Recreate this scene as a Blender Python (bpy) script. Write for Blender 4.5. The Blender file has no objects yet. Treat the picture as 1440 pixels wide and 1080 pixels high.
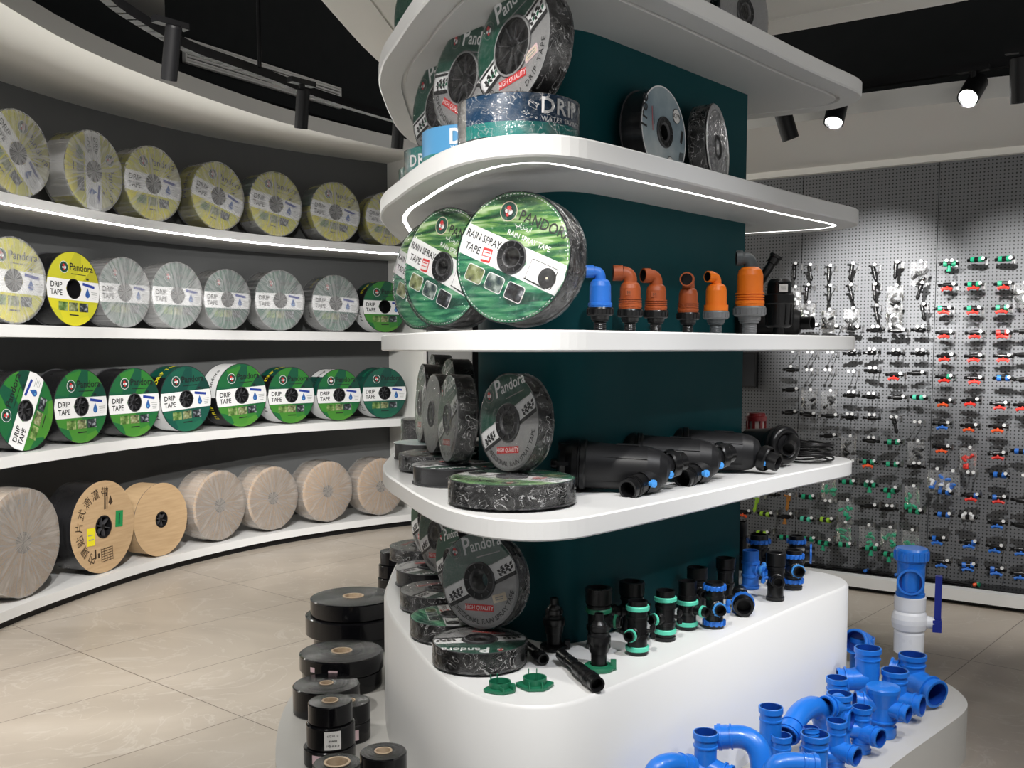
import bpy, bmesh, math, random
from mathutils import Vector, Matrix, Euler
random.seed(7)
R_ = math.radians
SC = bpy.context.scene
COL = SC.collection
# ------------------------------------------------------------------ camera, world, exposure
EYE = 1.36
FPX, CX, CY, HOR = 1420.0, 720.0, 605.0, 490.0
PIT = math.atan((CY - HOR) / FPX)
cam_d = bpy.data.cameras.new('camera'); cam = bpy.data.objects.new('camera', cam_d); COL.objects.link(cam)
cam.location = (0, 0, EYE); cam.rotation_euler = (math.pi / 2 - PIT, 0, 0)
cam_d.sensor_width = 36; cam_d.lens = 36 * FPX / 1440; cam_d.shift_y = (CY - 540) / 1440
cam_d.clip_start = .05; SC.camera = cam
w = bpy.data.worlds.new('room_light'); SC.world = w; w.use_nodes = True
# stands in for the showroom: glow added below the horizon brightens undersides, dark above
_nt = w.node_tree; _tc = _nt.nodes.new('ShaderNodeTexCoord'); _sp = _nt.nodes.new('ShaderNodeSeparateXYZ'); _rp = _nt.nodes.new('ShaderNodeValToRGB')
_mr = _nt.nodes.new('ShaderNodeMapRange'); _mr.inputs['From Min'].default_value = -1; _mr.inputs['From Max'].default_value = 1
_nt.links.new(_tc.outputs['Generated'], _sp.inputs[0]); _nt.links.new(_sp.outputs['Z'], _mr.inputs['Value']); _nt.links.new(_mr.outputs[0], _rp.inputs[0])
_e = _rp.color_ramp.elements; _e[0].position = .0; _e[0].color = (1, .97, .93, 1); _e[1].position = 1; _e[1].color = (.03, .03, .035, 1)
for _p, _c2 in ((.47, (.95, .93, .90, 1)), (.50, (.14, .145, .15, 1)), (.62, (.07, .073, .08, 1))):
    _x = _e.new(_p); _x.color = _c2
_nt.links.new(_rp.outputs[0], _nt.nodes['Background'].inputs[0]); _nt.nodes['Background'].inputs[1].default_value = 1.05
vs = SC.view_settings; vs.view_transform = 'Standard'; vs.look = 'None'; vs.gamma = 1; vs.exposure = 0.0
vs.use_curve_mapping = False
SC.cycles.max_bounces = 7; SC.cycles.transparent_max_bounces = 16
SC.cycles.sample_clamp_indirect = 4

def spot_lamp(loc, target, power, angle=40, blend=.6, size=.03, col=(1, .97, .93), parent=None, name='spot_light'):
    d = bpy.data.lights.new(name, 'SPOT'); d.energy = power; d.spot_size = R_(angle); d.spot_blend = blend
    d.shadow_soft_size = size; d.color = col
    o = bpy.data.objects.new(name, d); COL.objects.link(o)
    o.location = loc
    v = Vector(target) - Vector(loc)
    o.rotation_euler = v.to_track_quat('-Z', 'Y').to_euler()
    return o
# showroom track spots above and behind the viewpoint, aimed at the island, plus added fills
spot_lamp((-.05, .60, 2.95), (.20, 2.30, .70), 195, 40, 1, .035)
spot_lamp((1.10, 1.0, 2.95), (.58, 2.58, .60), 165, 46, 1, .035, (.96, .97, 1))
spot_lamp((-1.0, 1.45, 2.9), (-.12, 2.38, .62), 80, 32, 1, .03)  # added steep fill to brighten the podium's left rim
spot_lamp((1.75, 2.05, 2.9), (.85, 2.86, .62), 105, 40, 1, .03)  # added steep fill to whiten the right part of the podium top
spot_lamp((2.5, 1.75, 2.75), (.95, 2.85, .45), 70, 44, .9, .03, (.96, .97, 1))
spot_lamp((-1.0, .7, 2.75), (-.05, 2.4, 1.62), 130, 28, 1, .035)
# the same track's spots turned to the curved shelves and to the aisle, plus an added fill
spot_lamp((-.75, 1.7, 2.6), (-2.50, 4.9, .55), 480, 70, .9, .03)
spot_lamp((-.95, .55, 2.7), (.0, 2.3, 1.95), 70, 58, 1, .03)  # added fill for the dim reels on the island's upper shelves
spot_lamp((-1.9, 1.9, 2.75), (-1.75, 4.0, 0), 330, 72, 1, .04)
spot_lamp((2.4, 1.2, 2.75), (2.0, 3.9, 0), 45, 70, 1, .04)

# ------------------------------------------------------------------ projection helpers (plan a point from the photo)
_c, _s = math.cos(PIT), math.sin(PIT)
def ray(px, py):
    x, y = px - CX, CY - py
    return Vector((x, FPX * _c + y * _s, -FPX * _s + y * _c))
def on(px, py, z):
    d = ray(px, py); t = (z - EYE) / d.z
    return Vector((d.x * t, d.y * t, z))
def at(px, py, Y):
    d = ray(px, py); t = Y / d.y
    return Vector((d.x * t, Y, EYE + d.z * t))

# ------------------------------------------------------------------ materials
MATS = {}
def mat(name, col=(.5, .5, .5), rough=.5, metal=0, spec=.5, emit=None, es=1, coat=0, bump=None, alpha=None):
    if name in MATS: return MATS[name]
    m = bpy.data.materials.new(name); m.use_nodes = True
    nt = m.node_tree; b = nt.nodes['Principled BSDF']
    b.inputs['Base Color'].default_value = (*col, 1); b.inputs['Roughness'].default_value = rough
    b.inputs['Metallic'].default_value = metal; b.inputs['Specular IOR Level'].default_value = spec
    if coat: b.inputs['Coat Weight'].default_value = coat; b.inputs['Coat Roughness'].default_value = .08
    if emit: b.inputs['Emission Color'].default_value = (*emit, 1); b.inputs['Emission Strength'].default_value = es
    # every surface gets a faint procedural mottling of its own colour
    tc = nt.nodes.new('ShaderNodeTexCoord'); nz = nt.nodes.new('ShaderNodeTexNoise'); nz.inputs['Scale'].default_value = 9
    nt.links.new(tc.outputs['Object'], nz.inputs['Vector'])
    mr = nt.nodes.new('ShaderNodeMapRange'); mr.inputs['To Min'].default_value = max(0, rough - .06); mr.inputs['To Max'].default_value = min(1, rough + .06)
    nt.links.new(nz.outputs['Fac'], mr.inputs['Value']); nt.links.new(mr.outputs[0], b.inputs['Roughness'])
    if bump:
        n2 = nt.nodes.new('ShaderNodeTexNoise'); n2.inputs['Scale'].default_value = bump[0]
        nt.links.new(tc.outputs['Object'], n2.inputs['Vector'])
        bp = nt.nodes.new('ShaderNodeBump'); bp.inputs['Strength'].default_value = bump[1]; bp.inputs['Distance'].default_value = .002
        nt.links.new(n2.outputs['Fac'], bp.inputs['Height']); nt.links.new(bp.outputs[0], b.inputs['Normal'])
    MATS[name] = m
    return m
def N(nt, t, **kw):
    n = nt.nodes.new(t)
    for k, v in kw.items():
        if k in n.inputs.keys(): n.inputs[k].default_value = v
        else: setattr(n, k, v)
    return n
def ramp(nt, stops):
    r = nt.nodes.new('ShaderNodeValToRGB'); e = r.color_ramp.elements
    while len(e) < len(stops): e.new(.5)
    for i, (p, c) in enumerate(stops): e[i].position = p; e[i].color = (*c, 1)
    return r
def tex_mat(name, kind, stops, rough=.4, scale=5, vec_scale=(1, 1, 1), distort=0, coat=0, detail=3, rot=0):
    if name in MATS: return MATS[name]
    m = mat(name, rough=rough, coat=coat); nt = m.node_tree; b = nt.nodes['Principled BSDF']
    tc = N(nt, 'ShaderNodeTexCoord'); mp = N(nt, 'ShaderNodeMapping'); mp.inputs['Scale'].default_value = vec_scale; mp.inputs['Rotation'].default_value = (0, R_(rot), 0)
    nt.links.new(tc.outputs['Object'], mp.inputs['Vector'])
    if kind == 'noise': t = N(nt, 'ShaderNodeTexNoise', Scale=scale, Distortion=distort, Detail=detail); out = t.outputs['Fac']
    elif kind == 'voronoi': t = N(nt, 'ShaderNodeTexVoronoi', Scale=scale); s = N(nt, 'ShaderNodeSeparateColor'); nt.links.new(t.outputs['Color'], s.inputs[0]); out = s.outputs[0]
    elif kind == 'wave': t = N(nt, 'ShaderNodeTexWave', Scale=scale, Distortion=distort); out = t.outputs['Fac']
    nt.links.new(mp.outputs[0], t.inputs['Vector'])
    r = ramp(nt, stops); nt.links.new(out, r.inputs[0]); nt.links.new(r.outputs[0], b.inputs['Base Color'])
    return m

WHITE = mat('white_lacquer', (.80, .80, .79), .38)
WALLW = mat('white_paint', (.88, .87, .83), .75, bump=(60, .05))
GREYW = mat('grey_wall_paint', (.115, .118, .118), .8, bump=(80, .05))
GREYP = mat('grey_panel_paint', (.36, .36, .35), .7)
TEAL = mat('teal_panel', (.0025, .050, .058), .55, spec=.12)
DARKC = mat('black_ceiling_paint', (.010, .012, .013), .85)
DGREY = mat('dark_grey_paint', (.05, .05, .05), .8)
BLACK = mat('black_plastic', (.005, .005, .0055), .30, spec=.4, bump=(90, .1))
BLACKM = mat('black_matte_plastic', (.007, .007, .008), .45, spec=.35)
BLACKG = mat('glossy_black_film', (.004, .004, .005), .13, spec=.35, coat=.12)
CHAR = mat('charcoal_plastic', (.055, .055, .06), .45)
GREYV = mat('grey_pvc', (.16, .165, .17), .4)
DKGREYV = mat('dark_grey_pvc', (.075, .085, .09), .38)
BLUE = mat('blue_pvc', (.012, .17, .66), .33, coat=.15)
BLUED = mat('dark_blue_plastic', (.01, .025, .26), .35)
BLUEV = mat('blue_plastic', (.02, .16, .62), .42)
BLUEL = mat('light_blue_plastic', (.07, .33, .80), .4)
BRICK = mat('brick_red_plastic', (.32, .062, .010), .5)
ORANGE = mat('orange_plastic', (.86, .19, .008), .42)
MINT = mat('mint_plastic', (.10, .62, .43), .4)
GREENS = mat('green_plastic', (.012, .15, .075), .42)
GREENF = mat('fitting_green_plastic', (.015, .33, .17), .4)
LIME = mat('lime_plastic', (.35, .62, .04), .4)
BROWNP = mat('amber_plastic', (.38, .15, .02), .45)
REDP = mat('red_plastic', (.70, .025, .015), .4)
REDD = mat('dark_red_plastic', (.22, .01, .012), .4)
ORED = mat('orange_red_plastic', (.85, .10, .02), .4)
PVCW = mat('white_pvc', (.80, .81, .83), .3)
STEEL = mat('steel_wire', (.55, .55, .56), .3, metal=1)
TAGW = mat('white_tag', (.88, .88, .88), .35)
PAPER = mat('white_paper', (.78, .77, .75), .6)
PINKP = mat('pink_sticker', (.75, .55, .58), .6)
BEIGEP = mat('cream_sticker', (.72, .62, .48), .6)
YELST = mat('yellow_sticker', (.85, .75, .02), .6)
GRNST = mat('green_sticker', (.01, .28, .08), .6)
CORE = tex_mat('cardboard_core', 'noise', [(.3, (.42, .31, .20)), (.7, (.62, .50, .36))], .8, 40)
CARD = tex_mat('cardboard', 'noise', [(.25, (.48, .32, .17)), (.75, (.60, .42, .24))], .8, 6, (1, 1, 12), detail=4)
INK = mat('black_ink', (.015, .015, .016), .5)
INKB = mat('brown_ink', (.05, .03, .015), .6)
INKW = mat('white_ink', (.85, .85, .85), .5)
INKR = mat('red_ink', (.62, .03, .03), .5)
INKBL = mat('blue_ink', (.02, .05, .32), .5)
INKDB = mat('droplet_blue_ink', (.03, .12, .38), .5)
INKG = mat('grey_ink', (.32, .33, .33), .5)
LABG = tex_mat('green_facet_print', 'voronoi', [(.0, (.003, .05, .032)), (.35, (.006, .10, .045)), (.6, (.022, .19, .03)), (1, (.11, .32, .03))], .35, 9)
LABGD = tex_mat('teal_facet_print', 'voronoi', [(.0, (.003, .045, .036)), (.5, (.005, .085, .058)), (1, (.016, .15, .075))], .35, 9)
LABY = tex_mat('yellow_facet_print', 'voronoi', [(.0, (.45, .42, .02)), (.5, (.60, .58, .03)), (1, (.75, .66, .02))], .35, 9)
GRASS = tex_mat('grass_photo_print', 'noise', [(.34, (.006, .05, .02)), (.46, (.03, .15, .05)), (.54, (.16, .33, .08)), (.66, (.50, .62, .38))], .3, 8, (1.0, 1, 7.5), .7, detail=4, rot=-38)
GRASSD = tex_mat('dark_grass_photo_print', 'noise', [(.34, (.004, .05, .03)), (.46, (.01, .14, .08)), (.56, (.06, .28, .13)), (.68, (.25, .48, .32))], .3, 8, (1.0, 1, 7), .7, detail=4, rot=32)
PSG = mat('dark_green_print', (.010, .075, .048), .3, coat=.2)
PSGR = mat('silver_grey_print', (.30, .30, .30), .3, coat=.2)
PHOTO = [tex_mat('crop_photo_print', 'noise', [(.35, (.05, .06, .03)), (.5, (.25, .28, .12)), (.65, (.55, .58, .45))], .4, 30),
         tex_mat('field_photo_print', 'noise', [(.35, (.02, .04, .05)), (.5, (.12, .16, .14)), (.65, (.45, .5, .48))], .4, 42),
         tex_mat('drip_photo_print', 'noise', [(.4, (.005, .006, .008)), (.55, (.05, .06, .07)), (.7, (.6, .62, .66))], .4, 34),
         tex_mat('green_field_print', 'noise', [(.35, (.04, .10, .02)), (.5, (.14, .25, .06)), (.65, (.35, .42, .18))], .4, 30)]
SKYP = tex_mat('misty_blue_print', 'noise', [(.3, (.08, .14, .20)), (.5, (.30, .38, .42)), (.7, (.62, .66, .66))], .3, 5, detail=5)
NAVY = mat('navy_print', (.012, .05, .11), .3, coat=.3)
TEALP = mat('teal_print', (.02, .22, .20), .3, coat=.3)
SKYB = mat('sky_blue_print', (.10, .34, .62), .3, coat=.3)
GREYPR = mat('warm_grey_print', (.25, .24, .22), .3)
KRAFTW = tex_mat('wrapped_kraft', 'noise', [(.3, (.36, .27, .19)), (.7, (.52, .42, .32))], .5, 7, detail=4)
LED = mat('led_strip_diffuser', (1, 1, 1), .5, emit=(1, .98, .95), es=9)
LEDB = mat('bright_led_strip_diffuser', (1, 1, 1), .5, emit=(1, .98, .93), es=235)

def film(name, base, streak, rough=.15, tint=(1, 1, 1), nscale=26, crinkle=.8, ang=True, crease_glint=0):
    """clear plastic film: mostly see-through, with whitish pulled streaks and a glossy, crinkled surface"""
    if name in MATS: return MATS[name]
    m = bpy.data.materials.new(name); m.use_nodes = True; nt = m.node_tree; nt.nodes.clear()
    out = N(nt, 'ShaderNodeOutputMaterial'); tr = N(nt, 'ShaderNodeBsdfTransparent')
    b = N(nt, 'ShaderNodeBsdfPrincipled'); b.inputs['Base Color'].default_value = (*tint, 1); b.inputs['Roughness'].default_value = rough
    b.inputs['Specular IOR Level'].default_value = 1.0
    mix = N(nt, 'ShaderNodeMixShader'); tc = N(nt, 'ShaderNodeTexCoord')
    sp = N(nt, 'ShaderNodeSeparateXYZ'); nt.links.new(tc.outputs['Object'], sp.inputs[0])
    if ang:
        at2 = N(nt, 'ShaderNodeMath', operation='ARCTAN2'); nt.links.new(sp.outputs['X'], at2.inputs[0]); nt.links.new(sp.outputs['Z'], at2.inputs[1])
        ln = N(nt, 'ShaderNodeVectorMath', operation='LENGTH'); nt.links.new(tc.outputs['Object'], ln.inputs[0])
        cb = N(nt, 'ShaderNodeCombineXYZ')
        m1 = N(nt, 'ShaderNodeMath', operation='MULTIPLY'); m1.inputs[1].default_value = 6; nt.links.new(at2.outputs[0], m1.inputs[0])
        m2 = N(nt, 'ShaderNodeMath', operation='MULTIPLY'); m2.inputs[1].default_value = 5; nt.links.new(ln.outputs['Value'], m2.inputs[0])
        nt.links.new(m1.outputs[0], cb.inputs[0]); nt.links.new(m2.outputs[0], cb.inputs[1]); vec = cb.outputs[0]
        n1 = N(nt, 'ShaderNodeTexNoise', Scale=1.4, Detail=5, Distortion=.6)
    else:
        vec = tc.outputs['Object']; n1 = N(nt, 'ShaderNodeTexNoise', Scale=nscale * .5, Detail=4, Distortion=1.5)
    nt.links.new(vec, n1.inputs['Vector'])
    r = ramp(nt, [(.45, (base, base, base)), (.72, (streak, streak, streak))]); nt.links.new(n1.outputs['Fac'], r.inputs[0])
    n2 = N(nt, 'ShaderNodeTexNoise', Scale=nscale, Detail=3, Distortion=1.2); nt.links.new(tc.outputs['Object'], n2.inputs['Vector'])
    bp = N(nt, 'ShaderNodeBump'); bp.inputs['Strength'].default_value = crinkle; bp.inputs['Distance'].default_value = .01
    nt.links.new(n2.outputs['Fac'], bp.inputs['Height']); nt.links.new(bp.outputs[0], b.inputs['Normal'])
    gl = N(nt, 'ShaderNodeBsdfGlossy'); gl.inputs['Roughness'].default_value = .12; gl.inputs[0].default_value = (1, 1, 1, 1); nt.links.new(bp.outputs[0], gl.inputs['Normal'])
    fr = N(nt, 'ShaderNodeFresnel'); fr.inputs[0].default_value = 1.38
    fac = r.outputs[0]
    if crease_glint:      # whitened film creases, painted white in place of sparkle highlights
        n3 = N(nt, 'ShaderNodeTexNoise', Scale=nscale * .8, Detail=3, Distortion=2.6); nt.links.new(tc.outputs['Object'], n3.inputs['Vector'])
        r3 = ramp(nt, [(.52, (0, 0, 0)), (.535, (crease_glint, crease_glint, crease_glint)), (.55, (0, 0, 0))]); nt.links.new(n3.outputs['Fac'], r3.inputs[0])
        mx_ = N(nt, 'ShaderNodeMath', operation='MAXIMUM'); nt.links.new(fac, mx_.inputs[0]); nt.links.new(r3.outputs[0], mx_.inputs[1]); fac = mx_.outputs[0]
    nt.links.new(fac, mix.inputs[0]); nt.links.new(tr.outputs[0], mix.inputs[1]); nt.links.new(b.outputs[0], mix.inputs[2])
    mx2 = N(nt, 'ShaderNodeMixShader'); nt.links.new(fr.outputs[0], mx2.inputs[0]); nt.links.new(mix.outputs[0], mx2.inputs[1]); nt.links.new(gl.outputs[0], mx2.inputs[2])
    nt.links.new(mx2.outputs[0], out.inputs[0])
    MATS[name] = m
    return m
FILM_MILK = film('milky_stretch_film', .20, .44, .3, nscale=14, crinkle=.5)
FILM_MILK2 = film('hazy_stretch_film', .25, .50, .3, nscale=14, crinkle=.5)
FILM_CLR = film('clear_crinkled_film', .0, .05, .10, nscale=45, crinkle=1.0, ang=False)
FILM_KRAFT = film('kraft_stretch_film', .28, .42, .3, tint=(.86, .80, .74), nscale=14, crinkle=.5)
FILM_SOFT = film('soft_side_film', .10, .30, .3, nscale=14, crinkle=.5)
SILVER = mat('silver_foil', (.62, .63, .65), .22, metal=.8, bump=(70, 1.0))
FILM_SIDE = film('crumpled_side_film', .0, .12, .10, nscale=22, crinkle=1.0, ang=False, crease_glint=.55)
FILM_BAG = film('clear_bag_film', .03, .15, .15, nscale=50, crinkle=1.0, ang=False)

# ------------------------------------------------------------------ mesh builder
_glyphs = {}
def glyph(txt, bold=.0, italic=0.0):
    k = (txt, bold, italic)
    if k in _glyphs: return _glyphs[k]
    cu = bpy.data.curves.new('tmp', 'FONT'); cu.body = txt; cu.size = 1; cu.offset = bold; cu.resolution_u = 2; cu.shear = italic
    cu.fill_mode = 'FRONT'
    o = bpy.data.objects.new('tmp', cu); COL.objects.link(o)
    bpy.context.view_layer.update()
    me = bpy.data.meshes.new_from_object(o)
    vs_ = [(v.co.x, v.co.y) for v in me.vertices]; fs = [tuple(p.vertices) for p in me.polygons]
    bpy.data.objects.remove(o); bpy.data.curves.remove(cu); bpy.data.meshes.remove(me)
    wd = max([v[0] for v in vs_], default=.3)
    if txt == ' ': wd = .25
    _glyphs[k] = (vs_, fs, wd)
    return _glyphs[k]

class MB:
    def __init__(s): s.v = []; s.f = []; s.m = []; s.sm = []; s.mats = []; s.M = Matrix()
    def mi(s, m):
        if m not in s.mats: s.mats.append(m)
        return s.mats.index(m)
    def add(s, vs_, fs, m, smooth=False, M=None):
        M = s.M @ M if M is not None else s.M
        b = len(s.v); k = s.mi(m)
        s.v += [tuple(M @ Vector(p)) for p in vs_]
        for f in fs: s.f.append(tuple(b + i for i in f)); s.m.append(k); s.sm.append(smooth)
    def box(s, c, d, m, M=None):
        x, y, z = c; a, b_, e = d[0] / 2, d[1] / 2, d[2] / 2
        vv = [(x + i * a, y + j * b_, z + k * e) for i in (-1, 1) for j in (-1, 1) for k in (-1, 1)]
        s.add(vv, [(0, 1, 3, 2), (4, 6, 7, 5), (0, 4, 5, 1), (2, 3, 7, 6), (0, 2, 6, 4), (1, 5, 7, 3)], m, False, M)
    def lathe(s, prof, m, o=(0, 0, 0), ax=(0, 0, 1), n=28, caps=(False, False), jit=0, seed=0):
        """prof: (t along the axis, radius); m one material or a list per segment"""
        ax = Vector(ax).normalized(); q = Vector((0, 0, 1)).rotation_difference(ax).to_matrix()
        vv = []; rnd = random.Random(seed)
        for t, r in prof:
            for i in range(n):
                a = 2 * math.pi * i / n; rr = r + (rnd.uniform(-jit, jit) if jit and r > 0.01 else 0)
                vv.append(tuple(Vector(o) + q @ Vector((rr * math.cos(a), rr * math.sin(a), t))))
        for j in range(len(prof) - 1):
            mm = m[min(j, len(m) - 1)] if isinstance(m, list) else m
            fs = []
            for i in range(n):
                i2 = (i + 1) % n; fs.append((j * n + i, j * n + i2, (j + 1) * n + i2, (j + 1) * n + i))
            used = vv[j * n:(j + 2) * n]
            s.add(used, [tuple(x - j * n for x in f) for f in fs], mm, True)
        m0 = m[0] if isinstance(m, list) else m; m1 = m[-1] if isinstance(m, list) else m
        if caps[0]: s.add(vv[:n], [tuple(range(n))[::-1]], m0)
        if caps[1]: s.add(vv[-n:], [tuple(range(n))], m1)
    def pipe(s, o, ax, L, r, m, wall=.12, bore=None, n=24, ring=0, rm=None, flare=0, depth=None, close0=True):
        """an open-ended pipe stub from o along ax; ring > 0 adds raised rim rings"""
        bore = bore or m; ri = r * (1 - wall); ro = r * (1 + flare); dp = depth or min(L * .9, r * 1.6)
        pr = [(0, r)]; rm = rm or m; ms = []
        if ring:
            pr += [(L * .58, r), (L * .60, r * 1.07), (L * .66, r * 1.07), (L * .68, r), (L * .84, r), (L * .86, r * 1.06), (L * .985, r * 1.06)]
            ms = [m, rm, rm, rm, m, rm, rm]
            ro = r * 1.03
        pr += [(L, ro), (L, ri * (ro / r)), (L - dp, ri)]; ms += [rm if ring else m, m, bore]
        s.lathe(pr, ms, o, ax, n)
        ax_ = Vector(ax).normalized(); q = Vector((0, 0, 1)).rotation_difference(ax_).to_matrix()
        s.add([tuple(Vector(o) + q @ Vector((ri * math.cos(2 * math.pi * i / n), ri * math.sin(2 * math.pi * i / n), L - dp))) for i in range(n)], [tuple(range(n))], bore)
        if close0: s.add([tuple(Vector(o) + q @ Vector((r * math.cos(2 * math.pi * i / n), r * math.sin(2 * math.pi * i / n), 0))) for i in range(n)], [tuple(range(n))[::-1]], m)
    def bend(s, pts, r, m, n=20, k=None, closed=False):
        """round tube swept along pts (r may be a list)"""
        P = [Vector(p) for p in pts]; L = len(P); rs = r if isinstance(r, list) else [r] * L
        up = Vector((0, 0, 1)); vv = []; prev = None
        for i, p in enumerate(P):
            if closed: t = P[(i + 1) % L] - P[i - 1]
            else: t = P[min(i + 1, L - 1)] - P[max(i - 1, 0)]
            t.normalize()
            if prev is None:
                a = up if abs(t.z) < .9 else Vector((1, 0, 0)); u = t.cross(a).normalized()
            else: u = (prev - t * prev.dot(t)).normalized()
            prev = u; w_ = t.cross(u)
            for j in range(n):
                an = 2 * math.pi * j / n; vv.append(tuple(p + (u * math.cos(an) + w_ * math.sin(an)) * rs[i]))
        fs = []
        for i in range(L if closed else L - 1):
            i2 = (i + 1) % L
            for j in range(n):
                j2 = (j + 1) % n; fs.append((i * n + j, i * n + j2, i2 * n + j2, i2 * n + j))
        s.add(vv, fs, m, True)
        if not closed: s.add(vv[:n], [tuple(range(n))[::-1]], m); s.add(vv[-n:], [tuple(range(n))], m)
    def elbow(s, c, d1, d2, R, r, m, n=20, seg=8):
        """quarter bend whose ends leave along d1 and d2 from corner c"""
        d1 = Vector(d1).normalized(); d2 = Vector(d2).normalized(); c = Vector(c)
        pts = []
        for i in range(seg + 1):
            t = i / seg; a = c + d1 * R * (1 - t) ** 2 + d2 * R * t ** 2
            pts.append(a)
        s.bend(pts, r, m, n)
    def prism(s, poly, z0, z1, m, top=True, bot=True, mside=None, smooth=False):
        n = len(poly); vv = [(x, y, z0) for x, y in poly] + [(x, y, z1) for x, y in poly]
        s.add(vv, [(i, (i + 1) % n, n + (i + 1) % n, n + i) for i in range(n)], mside or m, smooth)
        if top: s.add([(x, y, z1) for x, y in poly], [tuple(range(n))], m)
        if bot: s.add([(x, y, z0) for x, y in poly], [tuple(range(n))[::-1]], m)
    def text(s, txt, M, size, m, bold=0, align='L', italic=0, squeeze=1):
        g = glyph(txt, bold, italic); off = {'L': 0, 'C': -g[2] / 2, 'R': -g[2]}[align]
        # lettering lies in the local XZ plane, facing -Y
        s.add([((x + off) * size * squeeze, 0, y * size) for x, y in g[0]], g[1], m, False, M)
    def arc_text(s, txt, r, a0, a1, size, m, y, inward=True, bold=0):
        """characters along a circle in the XZ plane; angles in degrees from the +X axis"""
        n = len(txt)
        ws = [glyph(c, bold)[2] + .12 if c != ' ' else .45 for c in txt]; tot = sum(ws); acc = 0
        for c, w_ in zip(txt, ws):
            a = R_(a0 + (a1 - a0) * (acc + w_ / 2) / tot); acc += w_
            if c == ' ': continue
            rot = a + math.pi / 2 if inward else a - math.pi / 2
            M = Matrix.Translation((r * math.cos(a), y, r * math.sin(a))) @ Matrix.Rotation(-rot, 4, 'Y')
            s.text(c, M, size, m, bold, 'C')
    def build(s, name, parent=None, loc=None, rot=None, smooth_angle=None):
        me = bpy.data.meshes.new(name); me.from_pydata(s.v, [], s.f)
        for m in s.mats: me.materials.append(m)
        me.polygons.foreach_set('material_index', s.m); me.polygons.foreach_set('use_smooth', s.sm)
        me.update()
        o = bpy.data.objects.new(name, me); COL.objects.link(o)
        if parent: o.parent = parent
        if loc is not None: o.location = loc
        if rot is not None: o.rotation_euler = rot
        return o
def tag(o, label, cat, group=None, kind=None):
    o['label'] = label; o['category'] = cat
    if group: o['group'] = group
    if kind: o['kind'] = kind
    return o
def thing(name, loc, label, cat, yaw=0, group=None, rot=None):
    o = bpy.data.objects.new(name, None); COL.objects.link(o); o.location = loc
    o.rotation_euler = rot if rot is not None else (0, 0, yaw); o.empty_display_size = .02
    return tag(o, label, cat, group)
def structure(o): o['kind'] = 'structure'; return o
def copy_tree(o, parent=None):
    c = o.copy(); COL.objects.link(c); c.parent = parent
    for ch in list(o.children): copy_tree(ch, c)
    return c
def chaikin(P, it=2, closed=True):
    for _ in range(it):
        Q = []; n = len(P)
        for i in range(n if closed else n - 1):
            a, b = P[i], P[(i + 1) % n]
            Q += [(a[0] * .75 + b[0] * .25, a[1] * .75 + b[1] * .25), (a[0] * .25 + b[0] * .75, a[1] * .25 + b[1] * .75)]
        P = Q if closed else [P[0]] + Q + [P[-1]]
    return P
def inset(P, d, closed=True):
    n = len(P); Q = []
    for i in range(n):
        a = P[i - 1] if (closed or i > 0) else P[0]; b = P[(i + 1) % n] if (closed or i < n - 1) else P[-1]
        t = Vector((b[0] - a[0], b[1] - a[1])).normalized(); Q.append((P[i][0] - t.y * d, P[i][1] + t.x * d))
    return Q
# ================================================================== ROOM
def floor_material():
    m = bpy.data.materials.new('marble_floor_tile'); m.use_nodes = True; nt = m.node_tree; b = nt.nodes['Principled BSDF']
    tc = N(nt, 'ShaderNodeTexCoord')
    br = N(nt, 'ShaderNodeTexBrick', offset=0.0, squash=1.0); br.inputs['Scale'].default_value = 1
    br.inputs['Brick Width'].default_value = .617; br.inputs['Row Height'].default_value = 1.23
    br.inputs['Mortar Size'].default_value = .0022; br.inputs['Mortar Smooth'].default_value = .1
    br.inputs['Color1'].default_value = (1, 1, 1, 1); br.inputs['Color2'].default_value = (.93, .93, .93, 1); br.inputs['Mortar'].default_value = (.30, .27, .25, 1)
    nt.links.new(tc.outputs['Object'], br.inputs['Vector'])
    n1 = N(nt, 'ShaderNodeTexNoise', Scale=.9, Detail=5, Distortion=2.2); nt.links.new(tc.outputs['Object'], n1.inputs['Vector'])
    r1 = ramp(nt, [(.3, (.42, .365, .305)), (.55, (.49, .43, .36)), (.75, (.55, .49, .42))]); nt.links.new(n1.outputs['Fac'], r1.inputs[0])
    n2 = N(nt, 'ShaderNodeTexNoise', Scale=1.6, Detail=7, Distortion=3.0); nt.links.new(tc.outputs['Object'], n2.inputs['Vector'])
    r2 = ramp(nt, [(.485, (0, 0, 0)), (.5, (.35, .35, .35)), (.515, (0, 0, 0))]); nt.links.new(n2.outputs['Fac'], r2.inputs[0])
    mx = N(nt, 'ShaderNodeMix', data_type='RGBA'); nt.links.new(r2.outputs[0], mx.inputs[0]); nt.links.new(r1.outputs[0], mx.inputs[6]); mx.inputs[7].default_value = (.66, .62, .56, 1)
    m2 = N(nt, 'ShaderNodeMix', data_type='RGBA', blend_type='MULTIPLY'); m2.inputs[0].default_value = 1
    nt.links.new(mx.outputs[2], m2.inputs[6]); nt.links.new(br.outputs['Color'], m2.inputs[7]); nt.links.new(m2.outputs[2], b.inputs['Base Color'])
    b.inputs['Roughness'].default_value = .33; b.inputs['Specular IOR Level'].default_value = .4
    return m
mb = MB(); fm = floor_material()
_q = [(Matrix.Rotation(R_(40.4), 3, 'Z') @ (Vector((x, y, 0)) - Vector((-1.942, 4.443, 0)))) for x, y in ((-4.2, -.7), (5.5, -.7), (5.5, 9), (-4.2, 9))]  # floor stops short behind the camera so the world glow reaches undersides
mb.add([tuple(v) for v in _q], [(0, 1, 2, 3)], fm)
fl = structure(mb.build('floor', loc=(-1.942, 4.443, 0), rot=(0, 0, R_(-40.4))))
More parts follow.
